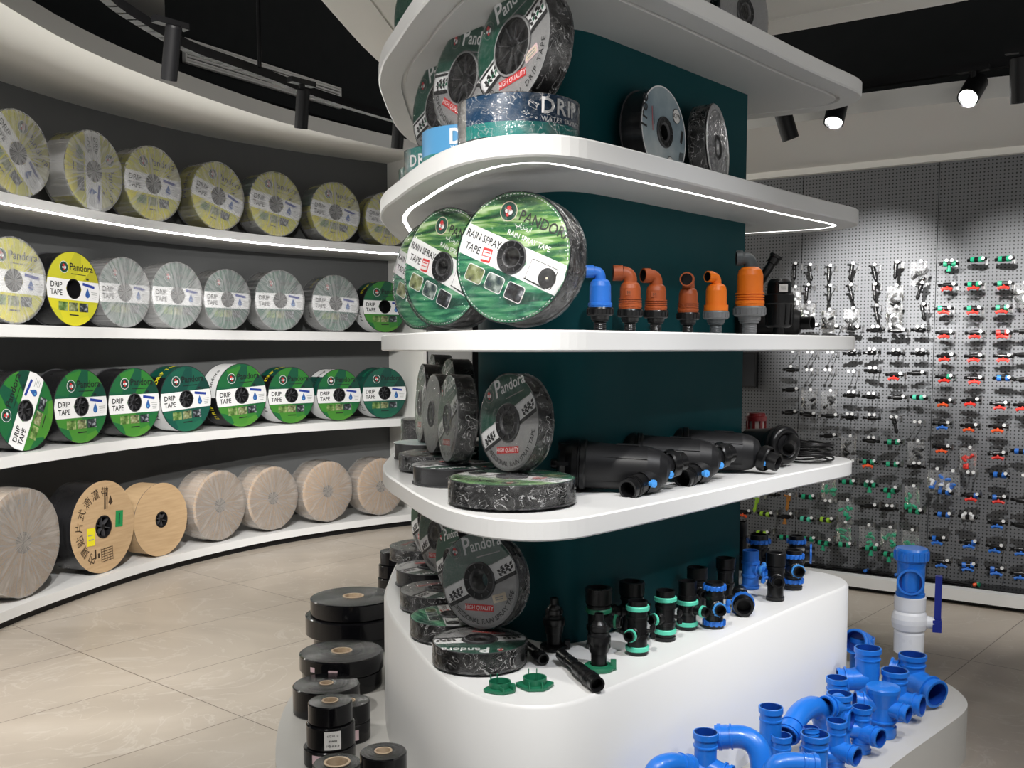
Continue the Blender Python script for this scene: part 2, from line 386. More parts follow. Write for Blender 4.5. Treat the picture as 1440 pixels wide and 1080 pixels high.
mb = MB(); mb.box((.5, 4, 3.95), (14, 14, .1), DARKC); structure(mb.build('ceiling'))

# left: the curved wall with its shelves
FRONT = chaikin([(-2.62, 3.3), (-2.62, 4.2), (-2.55, 4.9), (-2.42, 5.45), (-2.27, 5.95), (-2.06, 6.4), (-1.79, 6.85), (-1.47, 7.22), (-1.13, 7.53), (-.72, 7.84)], 2, False)
def off(P, d): return inset(P, d, False)
BACK = off(FRONT, .46)
def band(name, Pa, Pb, z0, z1, m, parent=None):
    mb = MB(); mb.prism(Pa + Pb[::-1], z0, z1, m); return mb.build(name, parent)
WT = 3.9
mb = MB(); P = BACK + [(-.42, 8.27)]
Pb = off(P, .08); mb.prism(P + Pb[::-1], 0, 2.83, GREYW); structure(mb.build('wall_left'))
mb = MB(); mb.prism(P + Pb[::-1], 2.95, WT, DARKC); structure(mb.build('wall_left_upper'))
shelving = thing('display_shelving', (0, 0, 0), 'long curved white shelving with four tiers of big reels along the left wall', 'shelving')
L_D, L_C, L_B, L_A = EYE - 1.268, EYE - .537, EYE + .120, EYE + .770
INB = off(FRONT, .455)
for z, t in ((L_C, .058), (L_B, .062), (L_A, .068)):
    band('shelf', FRONT, INB, z - t, z, WHITE, shelving)
FRD = off(FRONT, -.10)
mb = MB(); mb.prism(FRD + INB[::-1], L_D - .05, L_D, WHITE); mb.build('bottom_shelf', shelving)
K1, K2 = off(FRONT, -.065), off(FRONT, .44)
band('toe_kick', K1, K2, 0, L_D - .05, BLACKM, shelving)
# light strip let into the front underside of the top tier
S1, S2 = off(FRONT, -.014), off(FRONT, -.0005)
mb = MB(); mb.prism(S1 + S2[::-1], L_A - .066, L_A - .054, WHITE)
S0 = off(FRONT, -.0145); _n = len(S0)
mb.add([(x, y, L_A - .0635) for x, y in S0] + [(x, y, L_A - .0565) for x, y in S0], [(i, i + 1, _n + i + 1, _n + i) for i in range(_n - 1)], LEDB)
mb.build('light_strip', shelving)
# end panel of the shelving
ex, ey = FRONT[-1]
mb = MB(); ev = (Vector(BACK[-1]) - Vector(FRONT[-1])).normalized()
e0 = Vector((ex, ey)) - ev * .06; e1 = Vector(BACK[-1]); tn = Vector((-ev.y, ev.x)) * -1
if tn.x < 0: tn = -tn
q = [tuple(e0), tuple(e0 + tn * .03), tuple(e1 + tn * .03), tuple(e1)]
mb.prism(q[::-1], 0, 2.83, WALLW); mb.build('end_panel', shelving)
# panel, reveal and back wall behind the island
mb = MB(); mb.prism([(-.655, 7.90), (-.315, 7.98), (-.315, 8.1), (-.655, 8.02)], 0, 2.83, GREYP); structure(mb.build('wall_back_panel'))
mb = MB(); mb.prism([(-.4, 8.6), (2.2, 8.6), (2.2, 8.7), (-.4, 8.7)], 0, WT, DARKC); structure(mb.build('wall_back'))
# left soffit with its fascia
LIP = chaikin([(-2.1, 2.4), (-2.18, 3.4), (-2.19, 4.45), (-2.12, 5.15), (-1.87, 5.95), (-1.46, 6.85), (-.78, 7.75), (-.3, 8.3)], 2, False)
BK = off(FRONT, .56) + [(-.4, 8.6)]; BK = [(-3.3, 2.4)] + BK
ZS = EYE + 1.47
mb = MB(); LIPc = LIP; n1, n2 = len(LIP), len(BK)
mb.prism(LIP + BK[::-1], ZS, ZS + .095, WALLW); s_ = mb.build('trim_1'); structure(s_)

# right: pegboard wall
def peg_material():
    m = bpy.data.materials.new('perforated_grey_board'); m.use_nodes = True; nt = m.node_tree; b = nt.nodes['Principled BSDF']
    tc = N(nt, 'ShaderNodeTexCoord'); sp = N(nt, 'ShaderNodeSeparateXYZ'); nt.links.new(tc.outputs['Object'], sp.inputs[0])
    ds = []
    for ax in ('X', 'Z'):
        a = N(nt, 'ShaderNodeMath', operation='DIVIDE'); a.inputs[1].default_value = .0195; nt.links.new(sp.outputs[ax], a.inputs[0])
        f = N(nt, 'ShaderNodeMath', operation='FRACT'); nt.links.new(a.outputs[0], f.inputs[0])
        s = N(nt, 'ShaderNodeMath', operation='SUBTRACT'); s.inputs[1].default_value = .5; nt.links.new(f.outputs[0], s.inputs[0])
        p = N(nt, 'ShaderNodeMath', operation='POWER'); p.inputs[1].default_value = 2; nt.links.new(s.outputs[0], p.inputs[0]); ds.append(p)
    ad = N(nt, 'ShaderNodeMath', operation='ADD'); nt.links.new(ds[0].outputs[0], ad.inputs[0]); nt.links.new(ds[1].outputs[0], ad.inputs[1])
    lt = N(nt, 'ShaderNodeMath', operation='LESS_THAN'); lt.inputs[1].default_value = .048; nt.links.new(ad.outputs[0], lt.inputs[0])
    mx = N(nt, 'ShaderNodeMix', data_type='RGBA'); nt.links.new(lt.outputs[0], mx.inputs[0])
    mx.inputs[6].default_value = (.165, .17, .18, 1); mx.inputs[7].default_value = (.02, .02, .02, 1); nt.links.new(mx.outputs[2], b.inputs['Base Color'])
    b.inputs['Roughness'].default_value = .55
    return m
PEG = peg_material()
W0, W1 = Vector((1.20, 6.35)), Vector((3.6, 4.66))      # foot line of the board
wd = (W1 - W0).normalized(); wn = Vector((wd.y, -wd.x))   # wn points into the room
if wn.y > 0: wn = -wn
WANG = math.atan2(wd.y, wd.x)
PEG0, PEG1 = .085, EYE + 1.04
def wall_hit(px, py, out=0.0):
    """point of the pegboard plane (moved out by `out`) seen at a pixel"""
    d = ray(px, py); o = W0 + wn * out
    t = (o.x * wn.x + o.y * wn.y) / (d.x * wn.x + d.y * wn.y)
    return Vector((d.x * t, d.y * t, EYE + d.z * t))
s_seam = []
for px in (1128, 1318):
    p = wall_hit(px, 340); s_seam.append((Vector((p.x, p.y)) - W0).dot(wd))
edges = [0] + s_seam + [(W1 - W0).length]
for i in range(3):
    mb = MB(); a, b_ = edges[i] + .002, edges[i + 1] - .002
    mb.box(((a + b_) / 2, .01, (PEG0 + PEG1) / 2), (b_ - a, .02, PEG1 - PEG0), PEG)
    o = structure(mb.build('wall_right' if i == 0 else 'wall_right_board', loc=(W0.x, W0.y, 0), rot=(0, 0, WANG)))
mb = MB(); mb.box((1.5, .06, WT / 2), (3.4, .06, WT), DARKC); structure(mb.build('wall_right_backing', loc=(W0.x, W0.y, 0), rot=(0, 0, WANG)))
# plinth under the board
mb = MB(); mb.box((1.45, -.11, .055), (3.2, .20, .06), WHITE); mb.box((1.45, -.09, .0125), (3.2, .16, .025), BLACKM)
mb.box((1.45, -.075, .088), (3.2, .12, .006), BLACKG)
structure(mb.build('baseboard_right', loc=(W0.x, W0.y, 0), rot=(0, 0, WANG)))
# right soffit
LR = chaikin([(.55, 5.75), (.85, 5.2), (1.13, 4.90), (1.41, 4.68), (1.56, 4.56), (1.88, 4.37), (2.11, 4.25), (2.7, 4.02), (3.4, 3.9)], 2, False)
BR = [tuple(W0 - wd * .5 + wn * .0), tuple(W1 + wd * .3)]
mb = MB(); mb.prism(LR + BR[::-1], PEG1, PEG1 + .085, WALLW); mb.prism([tuple(W0 + wd * (-.4) + wn * .045), tuple(W0 + wd * 3.2 + wn * .045), tuple(W0 + wd * 3.2), tuple(W0 - wd * .4)], PEG1 - .035, PEG1, WALLW)
structure(mb.build('trim_2'))
mb = MB(); a = wall_hit(1041, 495, .05); b_ = wall_hit(1070, 545, .05)
mb2 = thing('wall_screen', (a.x + .02, a.y, 0), 'black switched-off screen on the pegboard right behind the teal column', 'screen', WANG)
mb.box((-.12, 0, (a.z + b_.z) / 2), (.42, .03, abs(a.z - b_.z)), BLACKM); mb.box((-.12, -.0155, (a.z + b_.z) / 2), (.40, .002, abs(a.z - b_.z) - .02), BLACKG)
mb.build('display_panel', mb2)
# duct grille and dark ceiling beams
p0, p1 = at(258, 52, 6.3), at(478, 125, 7.5)
gd = Vector((p1.x - p0.x, p1.y - p0.y)); gl = gd.length; ga = math.atan2(gd.y, gd.x)
gh = .145
t = thing('air_vent', (p0.x, p0.y, 3.095), 'long slotted grey air vent high above the curved soffit', 'vent', ga)
mb = MB()
for zz in (0, gh - .012): mb.box((gl / 2, 0, zz + .006), (gl, .03, .012), WALLW)
for xx in (.006, gl - .006): mb.box((xx, 0, gh / 2), (.012, .03, gh), WALLW)
mb.build('frame', t)
mb = MB()
for k in range(1, 7): mb.box((gl / 2, -.008, k * gh / 7), (gl - .02, .012, .013), WALLW)
mb.build('slats', t)
mb = MB(); mb.box((gl / 2, .02, gh / 2), (gl, .006, gh), BLACKM); mb.build('backing', t)
mb = MB(); mb.box((gl / 2, .25, 3.46), (gl + 2.4, .4, .88), DARKC); structure(mb.build('ceiling_duct', loc=(p0.x, p0.y, 0), rot=(0, 0, ga)))
# grey slab between dark beams, upper left
q = [on(95, 30, 3.3), on(230, -25, 3.3), on(232, 25, 3.3), on(140, 56, 3.3)]
mb = MB(); mb.prism([(v.x, v.y) for v in q], 3.3, 3.36, GREYP); structure(mb.build('ceiling_panel'))

# ================================================================== ISLAND
OUT = [(-.40, 3.22), (-.394, 3.05), (-.375, 2.92), (-.345, 2.78), (-.30, 2.645), (-.245, 2.465), (-.19, 2.31), (-.135, 2.19), (-.075, 2.105), (-.01, 2.06),
       (.055, 2.048), (.125, 2.07), (.2, 2.145), (.31, 2.270), (.412, 2.386), (.525, 2.520), (.652, 2.670), (.793, 2.837), (.946, 3.006), (1.025, 3.09),
       (1.066, 3.145), (1.083, 3.205), (1.075, 3.27), (1.04, 3.33), (.98, 3.375), (.88, 3.43), (.5, 3.65), (.1, 3.88), (-.1, 3.985), (-.22, 4.01), (-.32, 3.97), (-.38, 3.86), (-.405, 3.65), (-.406, 3.4)]
OUT = chaikin(OUT, 2)
T_ = .045
ZP, Z1, Z2, Z3, Z4 = EYE - .745, EYE - .352, EYE + .038, EYE + .427, EYE + .813
ZPL = EYE - 1.12
isl = thing('display_island', (0, 0, 0), 'white and teal triangular display island with tiered rounded shelves in mid room', 'display island')
def shelf_mesh(P, z1, t, m, groove=.065, gw=.013, depth=.008, bev=.004):
    mb = MB(); z0 = z1 - t; n = len(P)
    A, B = P, inset(P, bev)
    def loop(P, z): return [(x, y, z) for x, y in P]
    rings = [loop(inset(P, bev), z0), loop(A, z0 + bev), loop(A, z1 - bev), loop(B, z1)]
    vv = sum(rings, []); fs = []
    for k in range(3):
        for i in range(n): fs.append((k * n + i, k * n + (i + 1) % n, (k + 1) * n + (i + 1) % n, (k + 1) * n + i))
    mb.add(vv, fs, m, False)
    mb.add(rings[3], [tuple(range(n))], m)
    g0, g1 = inset(P, groove), inset(P, groove + gw)
    r2 = [loop(B, z0), loop(g0, z0), loop(g0, z0 + depth), loop(g1, z0 + depth), loop(g1, z0)]
    vv = sum(r2, []); fs = []
    for k in range(4):
        for i in range(n): fs.append((k * n + (i + 1) % n, k * n + i, (k + 1) * n + i, (k + 1) * n + (i + 1) % n))
    mb.add(vv, fs, m); mb.add(r2[4], [tuple(range(n))[::-1]], m)
    return mb
for z in (Z1, Z2, Z3, Z4):
    s = shelf_mesh(OUT, z, T_, WHITE).build('shelf', isl)
    if z == Z3:
        g0, g1 = inset(OUT, .0662), inset(OUT, .0768); n = len(OUT); mb = MB()
        zz = z - T_ + .001
        vv = [(x, y, zz) for x, y in g0] + [(x, y, zz) for x, y in g1] + [(x, y, zz + .006) for x, y in g0] + [(x, y, zz + .006) for x, y in g1]
        mb.add(vv, [(j, i, n + i, n + j) for i in range(n) for j in [(i + 1) % n]], LED)
        mb.build('light_strip', s)
mb = MB(); n = len(OUT)
b1 = inset(OUT, .008)
rings = [[(x, y, ZPL) for x, y in OUT], [(x, y, ZP - .008) for x, y in OUT], [(x, y, ZP) for x, y in b1]]
vv = sum(rings, []); mb.add(vv, [(k * n + i, k * n + (i + 1) % n, (k + 1) * n + (i + 1) % n, (k + 1) * n + i) for k in range(2) for i in range(n)], WHITE, True)
mb.add(rings[2], [tuple(range(n))], WHITE); mb.build('podium', isl)
COLM = chaikin([(-.097, 2.92), (-.094, 2.80), (-.07, 2.69), (-.015, 2.60), (.05, 2.535), (.10, 2.505), (.15, 2.505), (.20, 2.54), (.27, 2.62)], 4, False) + [(.716, 3.14), (.705, 3.30), (.3, 3.52), (-.02, 3.68), (-.085, 3.64), (-.097, 3.5)]
mb = MB(); mb.prism(COLM, ZP, 2.47, TEAL, smooth=False); col_ = mb.build('column', isl)
PLAT = chaikin([(-.71, 3.3), (-.715, 3.12), (-.70, 2.95), (-.665, 2.75), (-.62, 2.58), (-.50, 2.2), (-.38, 1.9), (-.22, 1.68), (.0, 1.6), (.2, 1.66), (.42, 1.93), (.70, 2.26), (1.012, 2.63), (1.30, 2.93), (1.41, 3.05), (1.455, 3.14), (1.468, 3.26), (1.45, 3.36), (1.39, 3.44), (1.2, 3.56), (.6, 3.9), (.0, 4.25), (-.3, 4.4), (-.5, 4.36), (-.64, 4.2), (-.70, 3.9)], 2)
PLATM = mat('pale_grey_lacquer', (.52, .51, .48), .45, bump=(30, .04))
mb = MB(); mb.prism(PLAT, .075, ZPL, PLATM); mb.prism(inset(PLAT, .07), 0, .075, BLACKM, top=False); mb.build('platform', isl)
# canopy above the island
CAN = chaikin([(-.64, 3.0), (-.625, 3.30), (-.605, 3.48), (-.58, 3.70), (-.548, 3.95), (-.50, 4.2), (-.43, 4.42), (-.28, 4.52), (-.05, 4.40), (.93, 3.735), (1.2, 3.55), (1.5, 3.35), (1.62, 3.22), (1.66, 3.05), (1.6, 2.85), (1.3, 2.45), (.5, 1.6), (.25, 1.42), (0, 1.42), (-.2, 1.6), (-.42, 2.1), (-.58, 2.6)], 2)[::-1]
structure(shelf_mesh(CAN, EYE + 1.12 + .12, .12, WALLW, .16, .010, .006).build('trim_3'))
mb = MB(); mb.prism(inset(CAN, .5), EYE + 1.24, 3.9, DARKC); structure(mb.build('ceiling_drop'))

# ------------------------------------------------------------------ tracks and spotlights
ZT = EYE + 1.07
def track(pts, label):
    t = thing('track_rail', pts[0], label, 'track rail')
    mb = MB(); o = Vector(pts[0])
    for a, b_ in zip(pts, pts[1:]):
        a, b_ = Vector(a), Vector(b_); d = (b_ - a); an = math.atan2(d.y, d.x)
        M = Matrix.Translation((a + b_) / 2 - o) @ Matrix.Rotation(an, 4, 'Z')
        mb.box((0, 0, 0), (d.length + .01, .034, .034), BLACKM, M)
    mb.build('rail', t); return t
TL = [tuple(on(px, py, ZT)) for px, py in ((100, -60), (150, -3), (205, 33), (262, 66), (315, 84), (372, 104), (430, 128), (500, 150), (578, 173))]
P2 = chaikin([(p[0], p[1]) for p in TL], 2, False); TL = [(x, y, ZT) for x, y in P2]
tl = track(TL, 'curved black lighting track hanging over the aisle by the curved shelves')
for px, py in ((365, 95), (150, -8)):
    p = on(px, py, ZT); mb = MB(); mb.lathe([(0, .008), (3.9 - ZT, .008)], BLACKM, (p.x - TL[0][0], p.y - TL[0][1], 0), (0, 0, 1), 8); mb.build('hanging_rod', tl)
ZTL = ZT; ZT = ZTR = EYE + 1.17
TR = [tuple(on(1470, 80, ZT)), tuple(on(1060, 142, ZT))]
d = Vector(TR[1]) - Vector(TR[0]); TR = [tuple(Vector(TR[0]) - d * .6), tuple(Vector(TR[1]) + d * .3)]
tr = track(TR, 'straight black lighting track in front of the pegboard wall')
for f in (.3, .8):
    p = Vector(TR[0]).lerp(Vector(TR[1]), f) - Vector(TR[0]); mb = MB(); mb.lathe([(0, .008), (3.9 - ZT, .008)], BLACKM, tuple(p), (0, 0, 1), 8); mb.build('hanging_rod', tr)
GLOW = mat('lit_lamp_lens', (1, 1, 1), .3, emit=(1, .99, .97), es=14)
DIML = mat('unlit_lamp_lens', (.1, .1, .1), .2)
def track_spot(px, py, z, target, power, label, lit=True, L=.17, r=.036, angle=36, aim=None, blend=.9, size=.025, dv=None):
    p = on(px, py, z)
    v = Vector(dv).normalized() if dv else (Vector(aim or target) - p).normalized(); ZT = ZTR if px > 900 else ZTL
    t = thing('track_spotlight', tuple(p), label, 'spotlight', group=None)
    mb = MB(); mb.lathe([(-L / 2, r * .9), (-L / 2 + .006, r), (L / 2, r), (L / 2, r * .86), (L / 2 - .012, r * .84)], BLACKM, (0, 0, 0), v, 24, caps=(True, False)); h = mb.build('lamp_head', t)
    mb = MB(); mb.lathe([(L / 2 - .012, r * .84), (L / 2 - .010, 0.001)], GLOW if lit else DIML, (0, 0, 0), v, 24); mb.build('lens', h)
    mb = MB(); mb.bend([(0, 0, .02), (0, 0, max(.03, ZT - z - .03))], .012, BLACKM, 8); mb.box((0, 0, ZT - z - .028), (.12, .03, .02), BLACKM, Matrix.Rotation(WANG if px > 900 else .9, 4, 'Z')); mb.build('bracket', t)
    if power:
        l = spot_lamp(tuple(p + v * (L / 2 + .015)), tuple(Vector(target)), power, angle, blend, size, (1, .985, .96))
    return t
track_spot(1368, 126, ZTR - .11, wall_hit(1440, 430), 430, 'brightest lit black spotlight in front of the pegboard, lens glowing', dv=(-.45, -.45, -.55), angle=42, blend=.9, L=.13, r=.043)
track_spot(1176, 156, ZTR - .14, wall_hit(1230, 430), 430, 'lit black spotlight just beyond the shelf tip, lens glowing', dv=(-.25, -.35, -.75), angle=42, blend=.9, L=.13, r=.043)
track_spot(1106, 176, ZTR - .17, (.9, 2.8, .6), 0, 'black spotlight turned away, left of the two lit ones', lit=False, dv=(.35, .05, -1), L=.13, r=.038)
track_spot(1436, 112, ZTR - .14, wall_hit(1340, 760), 120, 'black spotlight at the right edge of the photo', lit=False, dv=(.1, .1, -1), angle=60, r=.040)
track_spot(241, 74, ZTL - .12, (-2.2, 6.2, .9), 190, 'black spotlight on the curved track left of the air vent', lit=False, dv=(-.22, .30, -.9), L=.17, r=.026, angle=62)
track_spot(425, 153, ZTL - .13, (-1.5, 7.2, .9), 190, 'black spotlight on the curved track below the air vent', lit=False, dv=(-.12, .22, -.9), L=.15, r=.026, angle=62)
track_spot(560, 185, ZTL - .15, (-.9, 6.9, .4), 100, 'black spotlight at the far end of the curved track', lit=False, dv=(-.1, .2, -.9), L=.14, r=.026, angle=60)
# ================================================================== REELS
def tx(x, z, y=0): return Matrix.Translation((x, y, z))
def annulus(mb, r0, r1, y, m, n=56):
    vv = [(r1 * math.cos(2 * math.pi * i / n), y, r1 * math.sin(2 * math.pi * i / n)) for i in range(n)] + [(r0 * math.cos(2 * math.pi * i / n), y, r0 * math.sin(2 * math.pi * i / n)) for i in range(n)]
    mb.add(vv, [(i, (i + 1) % n, n + (i + 1) % n, n + i) for i in range(n)], m)
def disc(mb, r, y, m, x=0, z=0, n=28):
    mb.add([(x + r * math.cos(2 * math.pi * i / n), y, z + r * math.sin(2 * math.pi * i / n)) for i in range(n)], [tuple(range(n))], m)
def region(mb, lo, hi, rh, R, y, m, n=48, ang=0, x0=None, x1=None):
    """part of the annulus rh..R between the curves lo(x) and hi(x), turned by ang degrees"""
    x0 = -R if x0 is None else x0; x1 = R if x1 is None else x1
    M = Matrix.Rotation(-R_(ang), 4, 'Y'); vv = []; fs = []
    def segs(x):
        o = math.sqrt(max(R * R - x * x, 0)); i = math.sqrt(max(rh * rh - x * x, 0)); a, b = max(lo(x), -o), min(hi(x), o)
        if a > b: a = b = min(max(a, -o), o)
        return [(a, max(a, min(b, -i))), (min(b, max(a, i)), b)]
    xs = [x0 + (x1 - x0) * k / n for k in range(n + 1)]
    for xa, xb in zip(xs, xs[1:]):
        for (a0, a1), (b0, b1) in zip(segs(xa), segs(xb)):
            if a1 - a0 < 1e-5 and b1 - b0 < 1e-5: continue
            k = len(vv); vv += [(xa, y, a0), (xb, y, b0), (xb, y, b1), (xa, y, a1)]; fs.append((k, k + 1, k + 2, k + 3))
    mb.add(vv, fs, m, False, M)
def rect(mb, x, z, w, h, y, m, ang=0, r=0):
    M = Matrix.Translation((x, y, z)) @ Matrix.Rotation(-R_(ang), 4, 'Y')
    if r:
        P = []
        for cx, cz, a in ((w / 2 - r, h / 2 - r, 0), (-w / 2 + r, h / 2 - r, 90), (-w / 2 + r, -h / 2 + r, 180), (w / 2 - r, -h / 2 + r, 270)):
            P += [(cx + r * math.cos(R_(a + 30 * k)), 0, cz + r * math.sin(R_(a + 30 * k))) for k in range(4)]
        mb.add(P, [tuple(range(len(P)))], m, False, M)
    else: mb.add([(-w / 2, 0, -h / 2), (w / 2, 0, -h / 2), (w / 2, 0, h / 2), (-w / 2, 0, h / 2)], [(0, 1, 2, 3)], m, False, M)
def emblem(mb, x, z, r, y, ring=INKW):
    disc(mb, r, y, ring, x, z); disc(mb, r * .92, y - .0015, PSG, x, z)
    n = 20; vv = []
    disc(mb, r * .60, y - .003, INK, x, z, 20)
    for dx, dz, rr, m in ((-.10, .30, .26, INKR), (.18, -.02, .30, INKW), (-.22, -.05, .20, INKW), (.02, -.36, .18, INKR), (.20, .18, .12, INKR), (-.02, -.05, .16, INK)):
        disc(mb, r * rr, y - .0045, m, x + dx * r, z + dz * r, 9)
def drip_label(mb, R, top, rh, text=True, photos=(3, 0, 2), dark=INK):
    E = .004
    annulus(mb, rh, 1, 0, top)
    annulus(mb, .985, 1.0, -E * .5, dark)
    region(mb, lambda x: -.30, lambda x: .235, rh, .995, -E, INKW)
    emblem(mb, -.36, .55, .16, -E)
    mb.text('Pandora', tx(-.16, .50, -2 * E), .27, dark, .012)
    rect(mb, .18, .40, .56, .018, -2 * E, dark); rect(mb, .52, .30, .10, .05, -2 * E, dark)
    mb.text('DRIP', tx(-.86, .0, -2 * E), .205, INK, .02, squeeze=.98); mb.text('TAPE', tx(-.86, -.20, -2 * E), .205, INK, .02, squeeze=.92)
    rect(mb, .56, .13, .46, .075, -2 * E, INKBL, -8)
    # droplet
    P = [(.0, .17)] + [(.085 * math.cos(R_(a)), .085 * math.sin(R_(a)) - .02) for a in range(30, -211, -20)]
    mb.add([(.52 + p[0], -2 * E, -.10 + p[1]) for p in P], [tuple(range(len(P)))][::-1], INKDB)
    disc(mb, .03, -3 * E, INKBL if top is LABY else SKYB, .50, -.13, 10)
    for k in range(4): rect(mb, .78, -.04 - k * .055, .24 - .03 * k, .014, -2 * E, INKG)
    for k, ph in enumerate(photos): rect(mb, -.40 + k * .385, -.48, .34, .235, -2 * E, PHOTO[ph])
    rect(mb, .0, -.70, .34, .03, -2 * E, dark)
def ps_label(mb, rh, drip=False, tagc=None, ang=27, leaves=GREENS):
    E = .004
    annulus(mb, rh, 1, 0, PSGR)
    annulus(mb, .975, 1.0, -E * .5, INKG)
    region(mb, lambda x: .19, lambda x: 9, rh, .99, -E, PSG, ang=ang)
    region(mb, lambda x: -.15, lambda x: .21, rh, .99, -E, INKW, ang=ang)
    region(mb, lambda x: -.22, lambda x: -.14, rh, .99, -2 * E, INK, ang=ang)
    if drip: region(mb, lambda x: .12, lambda x: .17, rh, .99, -2 * E, INK, ang=ang)
    rnd = random.Random(3)
    Mr = Matrix.Rotation(-R_(ang), 4, 'Y')
    for bx in (-.80, -.68, -.58, .60, .72, .86):
        for k in range(4):
            a = 90 + (-1) ** k * (38 + 6 * k); zz = -.125 + k * .045; L = .115
            dx, dz = L * math.cos(R_(a)), L * math.sin(R_(a)); px_, pz_ = -dz * .3, dx * .3
            mb.add([(bx, -2 * E, zz), (bx + dx / 2 + px_, -2 * E, zz + dz / 2 + pz_), (bx + dx, -2 * E, zz + dz), (bx + dx / 2 - px_, -2 * E, zz + dz / 2 - pz_)], [(0, 1, 2, 3)], INK if k != 1 or not drip else leaves, False, Mr)
    for k in range(4):
        rect(mb, .60 + k * .05, .30 + k * .09, .045, .016, -2 * E, INK, 60) if k < 2 else None
    emblem(mb, -.66, .56 if not drip else .5, .155, -E, PSGR)
    M = Matrix.Translation((-.42, -2 * E, .50)) @ Matrix.Rotation(-R_(17), 4, 'Y')
    mb.text('P', M, .52, INKW, .018, squeeze=.85)
    M = Matrix.Translation((-.225, -2 * E, .585)) @ Matrix.Rotation(-R_(17), 4, 'Y')
    mb.text('andora', M, .34, INKW, .014, squeeze=.86)
    M = Matrix.Translation((-.10, -2 * E, .50)) @ Matrix.Rotation(-R_(17), 4, 'Y'); rect(mb, .22, .58, .62, .022, -2 * E, PSGR, 17)
    rect(mb, .0, -.56, .74, .14, -2 * E, INKR, 3)
    mb.text('HIGH QUALITY', tx(0, -.60, -3 * E) @ Matrix.Rotation(-R_(3), 4, 'Y'), .12, INKW, .006, 'C', italic=.1, squeeze=.9)
    mb.arc_text('PROFESSIONAL DRIP TAPE' if drip else 'PROFESSIONAL RAIN SPRAY TAPE', .90, 208, 352, .15, INK, -2 * E)
    if tagc:
        rect(mb, .52, -.30, .36, .17, -2 * E, tagc, 18, .02); rect(mb, .52, -.30, .30, .12, -3 * E, BEIGEP, 18); rect(mb, .52, -.28, .22, .02, -4 * E, INKG, 18); rect(mb, .52, -.33, .2, .02, -4 * E, INKG, 18)
def rain_label(mb, rh, ang=-23):
    E = .004
    annulus(mb, rh, 1, 0, GRASSD)
    region(mb, lambda x: .20, lambda x: 9, rh, .995, -E * .6, GRASS, ang=ang)
    region(mb, lambda x: -.26, lambda x: .22, rh, .995, -E, INKW, ang=ang)
    for k in range(96):
        a = 2 * math.pi * k / 96; rect(mb, .972 * math.cos(a), .972 * math.sin(a), .035, .013, -2 * E, INKW, math.degrees(a) + 90)
    Mr = Matrix.Rotation(-R_(ang), 4, 'Y')
    o, mb.M = mb.M, mb.M @ Mr
    mb.text('RAIN SPRAY', tx(-.94, .03, -2 * E), .165, INK, .012, squeeze=.76); mb.text('TAPE', tx(-.88, -.17, -2 * E), .165, INK, .012, squeeze=.8)
    rect(mb, -.44, -.13, .18, .22, -2 * E, INKR, 8, .02); rect(mb, -.44, -.10, .15, .08, -3 * E, PAPER, 8); rect(mb, -.44, -.18, .15, .05, -3 * E, PAPER, 8); rect(mb, -.44, -.09, .11, .015, -4 * E, INKR, 8)
    rect(mb, .60, -.05, .50, .33, -2 * E, INK, 0, .03); rect(mb, .60, -.05, .48, .31, -3 * E, INKW, 0, .025); disc(mb, .155, -4 * E, INK, .72, -.07); disc(mb, .02, -5 * E, BEIGEP, .72, -.07, 10)
    rect(mb, .55, -.22, .42, .015, -4 * E, INK, -3)
    for k, ph in enumerate((0, 1, 2)):
        rect(mb, -.52 + k * .40, -.47, .335, .27, -2 * E, INKW, 0, .05); rect(mb, -.52 + k * .40, -.47, .31, .245, -3 * E, PHOTO[ph], 0, .04)
    o2 = mb.M
    emblem(mb, -.36, .62, .155, -E, BEIGEP)
    mb.text('PANDORA', tx(-.15, .56, -2 * E), .235, INK, .012, squeeze=.88)
    mb.text('باندورا', tx(-.16, .46, -2 * E), .10, INKW, .006, squeeze=.9)
    mb.text('RAIN SPRAY TAPE', tx(-.24, .295, -2 * E), .115, INKW, .012, squeeze=.9)
    mb.M = o
def tree_label(mb, rh):
    E = .004; annulus(mb, rh, 1, 0, SKYP); annulus(mb, .97, 1, -E, INKW)
    mb.text('Tree', tx(-.80, -.12, -2 * E) @ Matrix.Rotation(-R_(82), 4, 'Y'), .42, INK, .01)
    rect(mb, -.52, .22, .018, .52, -2 * E, INKR); rect(mb, -.45, .30, .018, .4, -2 * E, INK)
    for x, z, s in ((.58, .45, 'XTW'), (.22, -.66, 'PE')):
        disc(mb, .17, -2 * E, INK, x, z); disc(mb, .155, -3 * E, SKYP if 0 else PAPER, x, z); mb.text(s, tx(x, z - .05, -4 * E), .15, INK, .01, 'C')
    rect(mb, .80, .02, .10, .30, -2 * E, INK, -20)
    for k in range(7): rect(mb, .66 + k * .028, -.42, .012, .2, -2 * E, INK, -18)
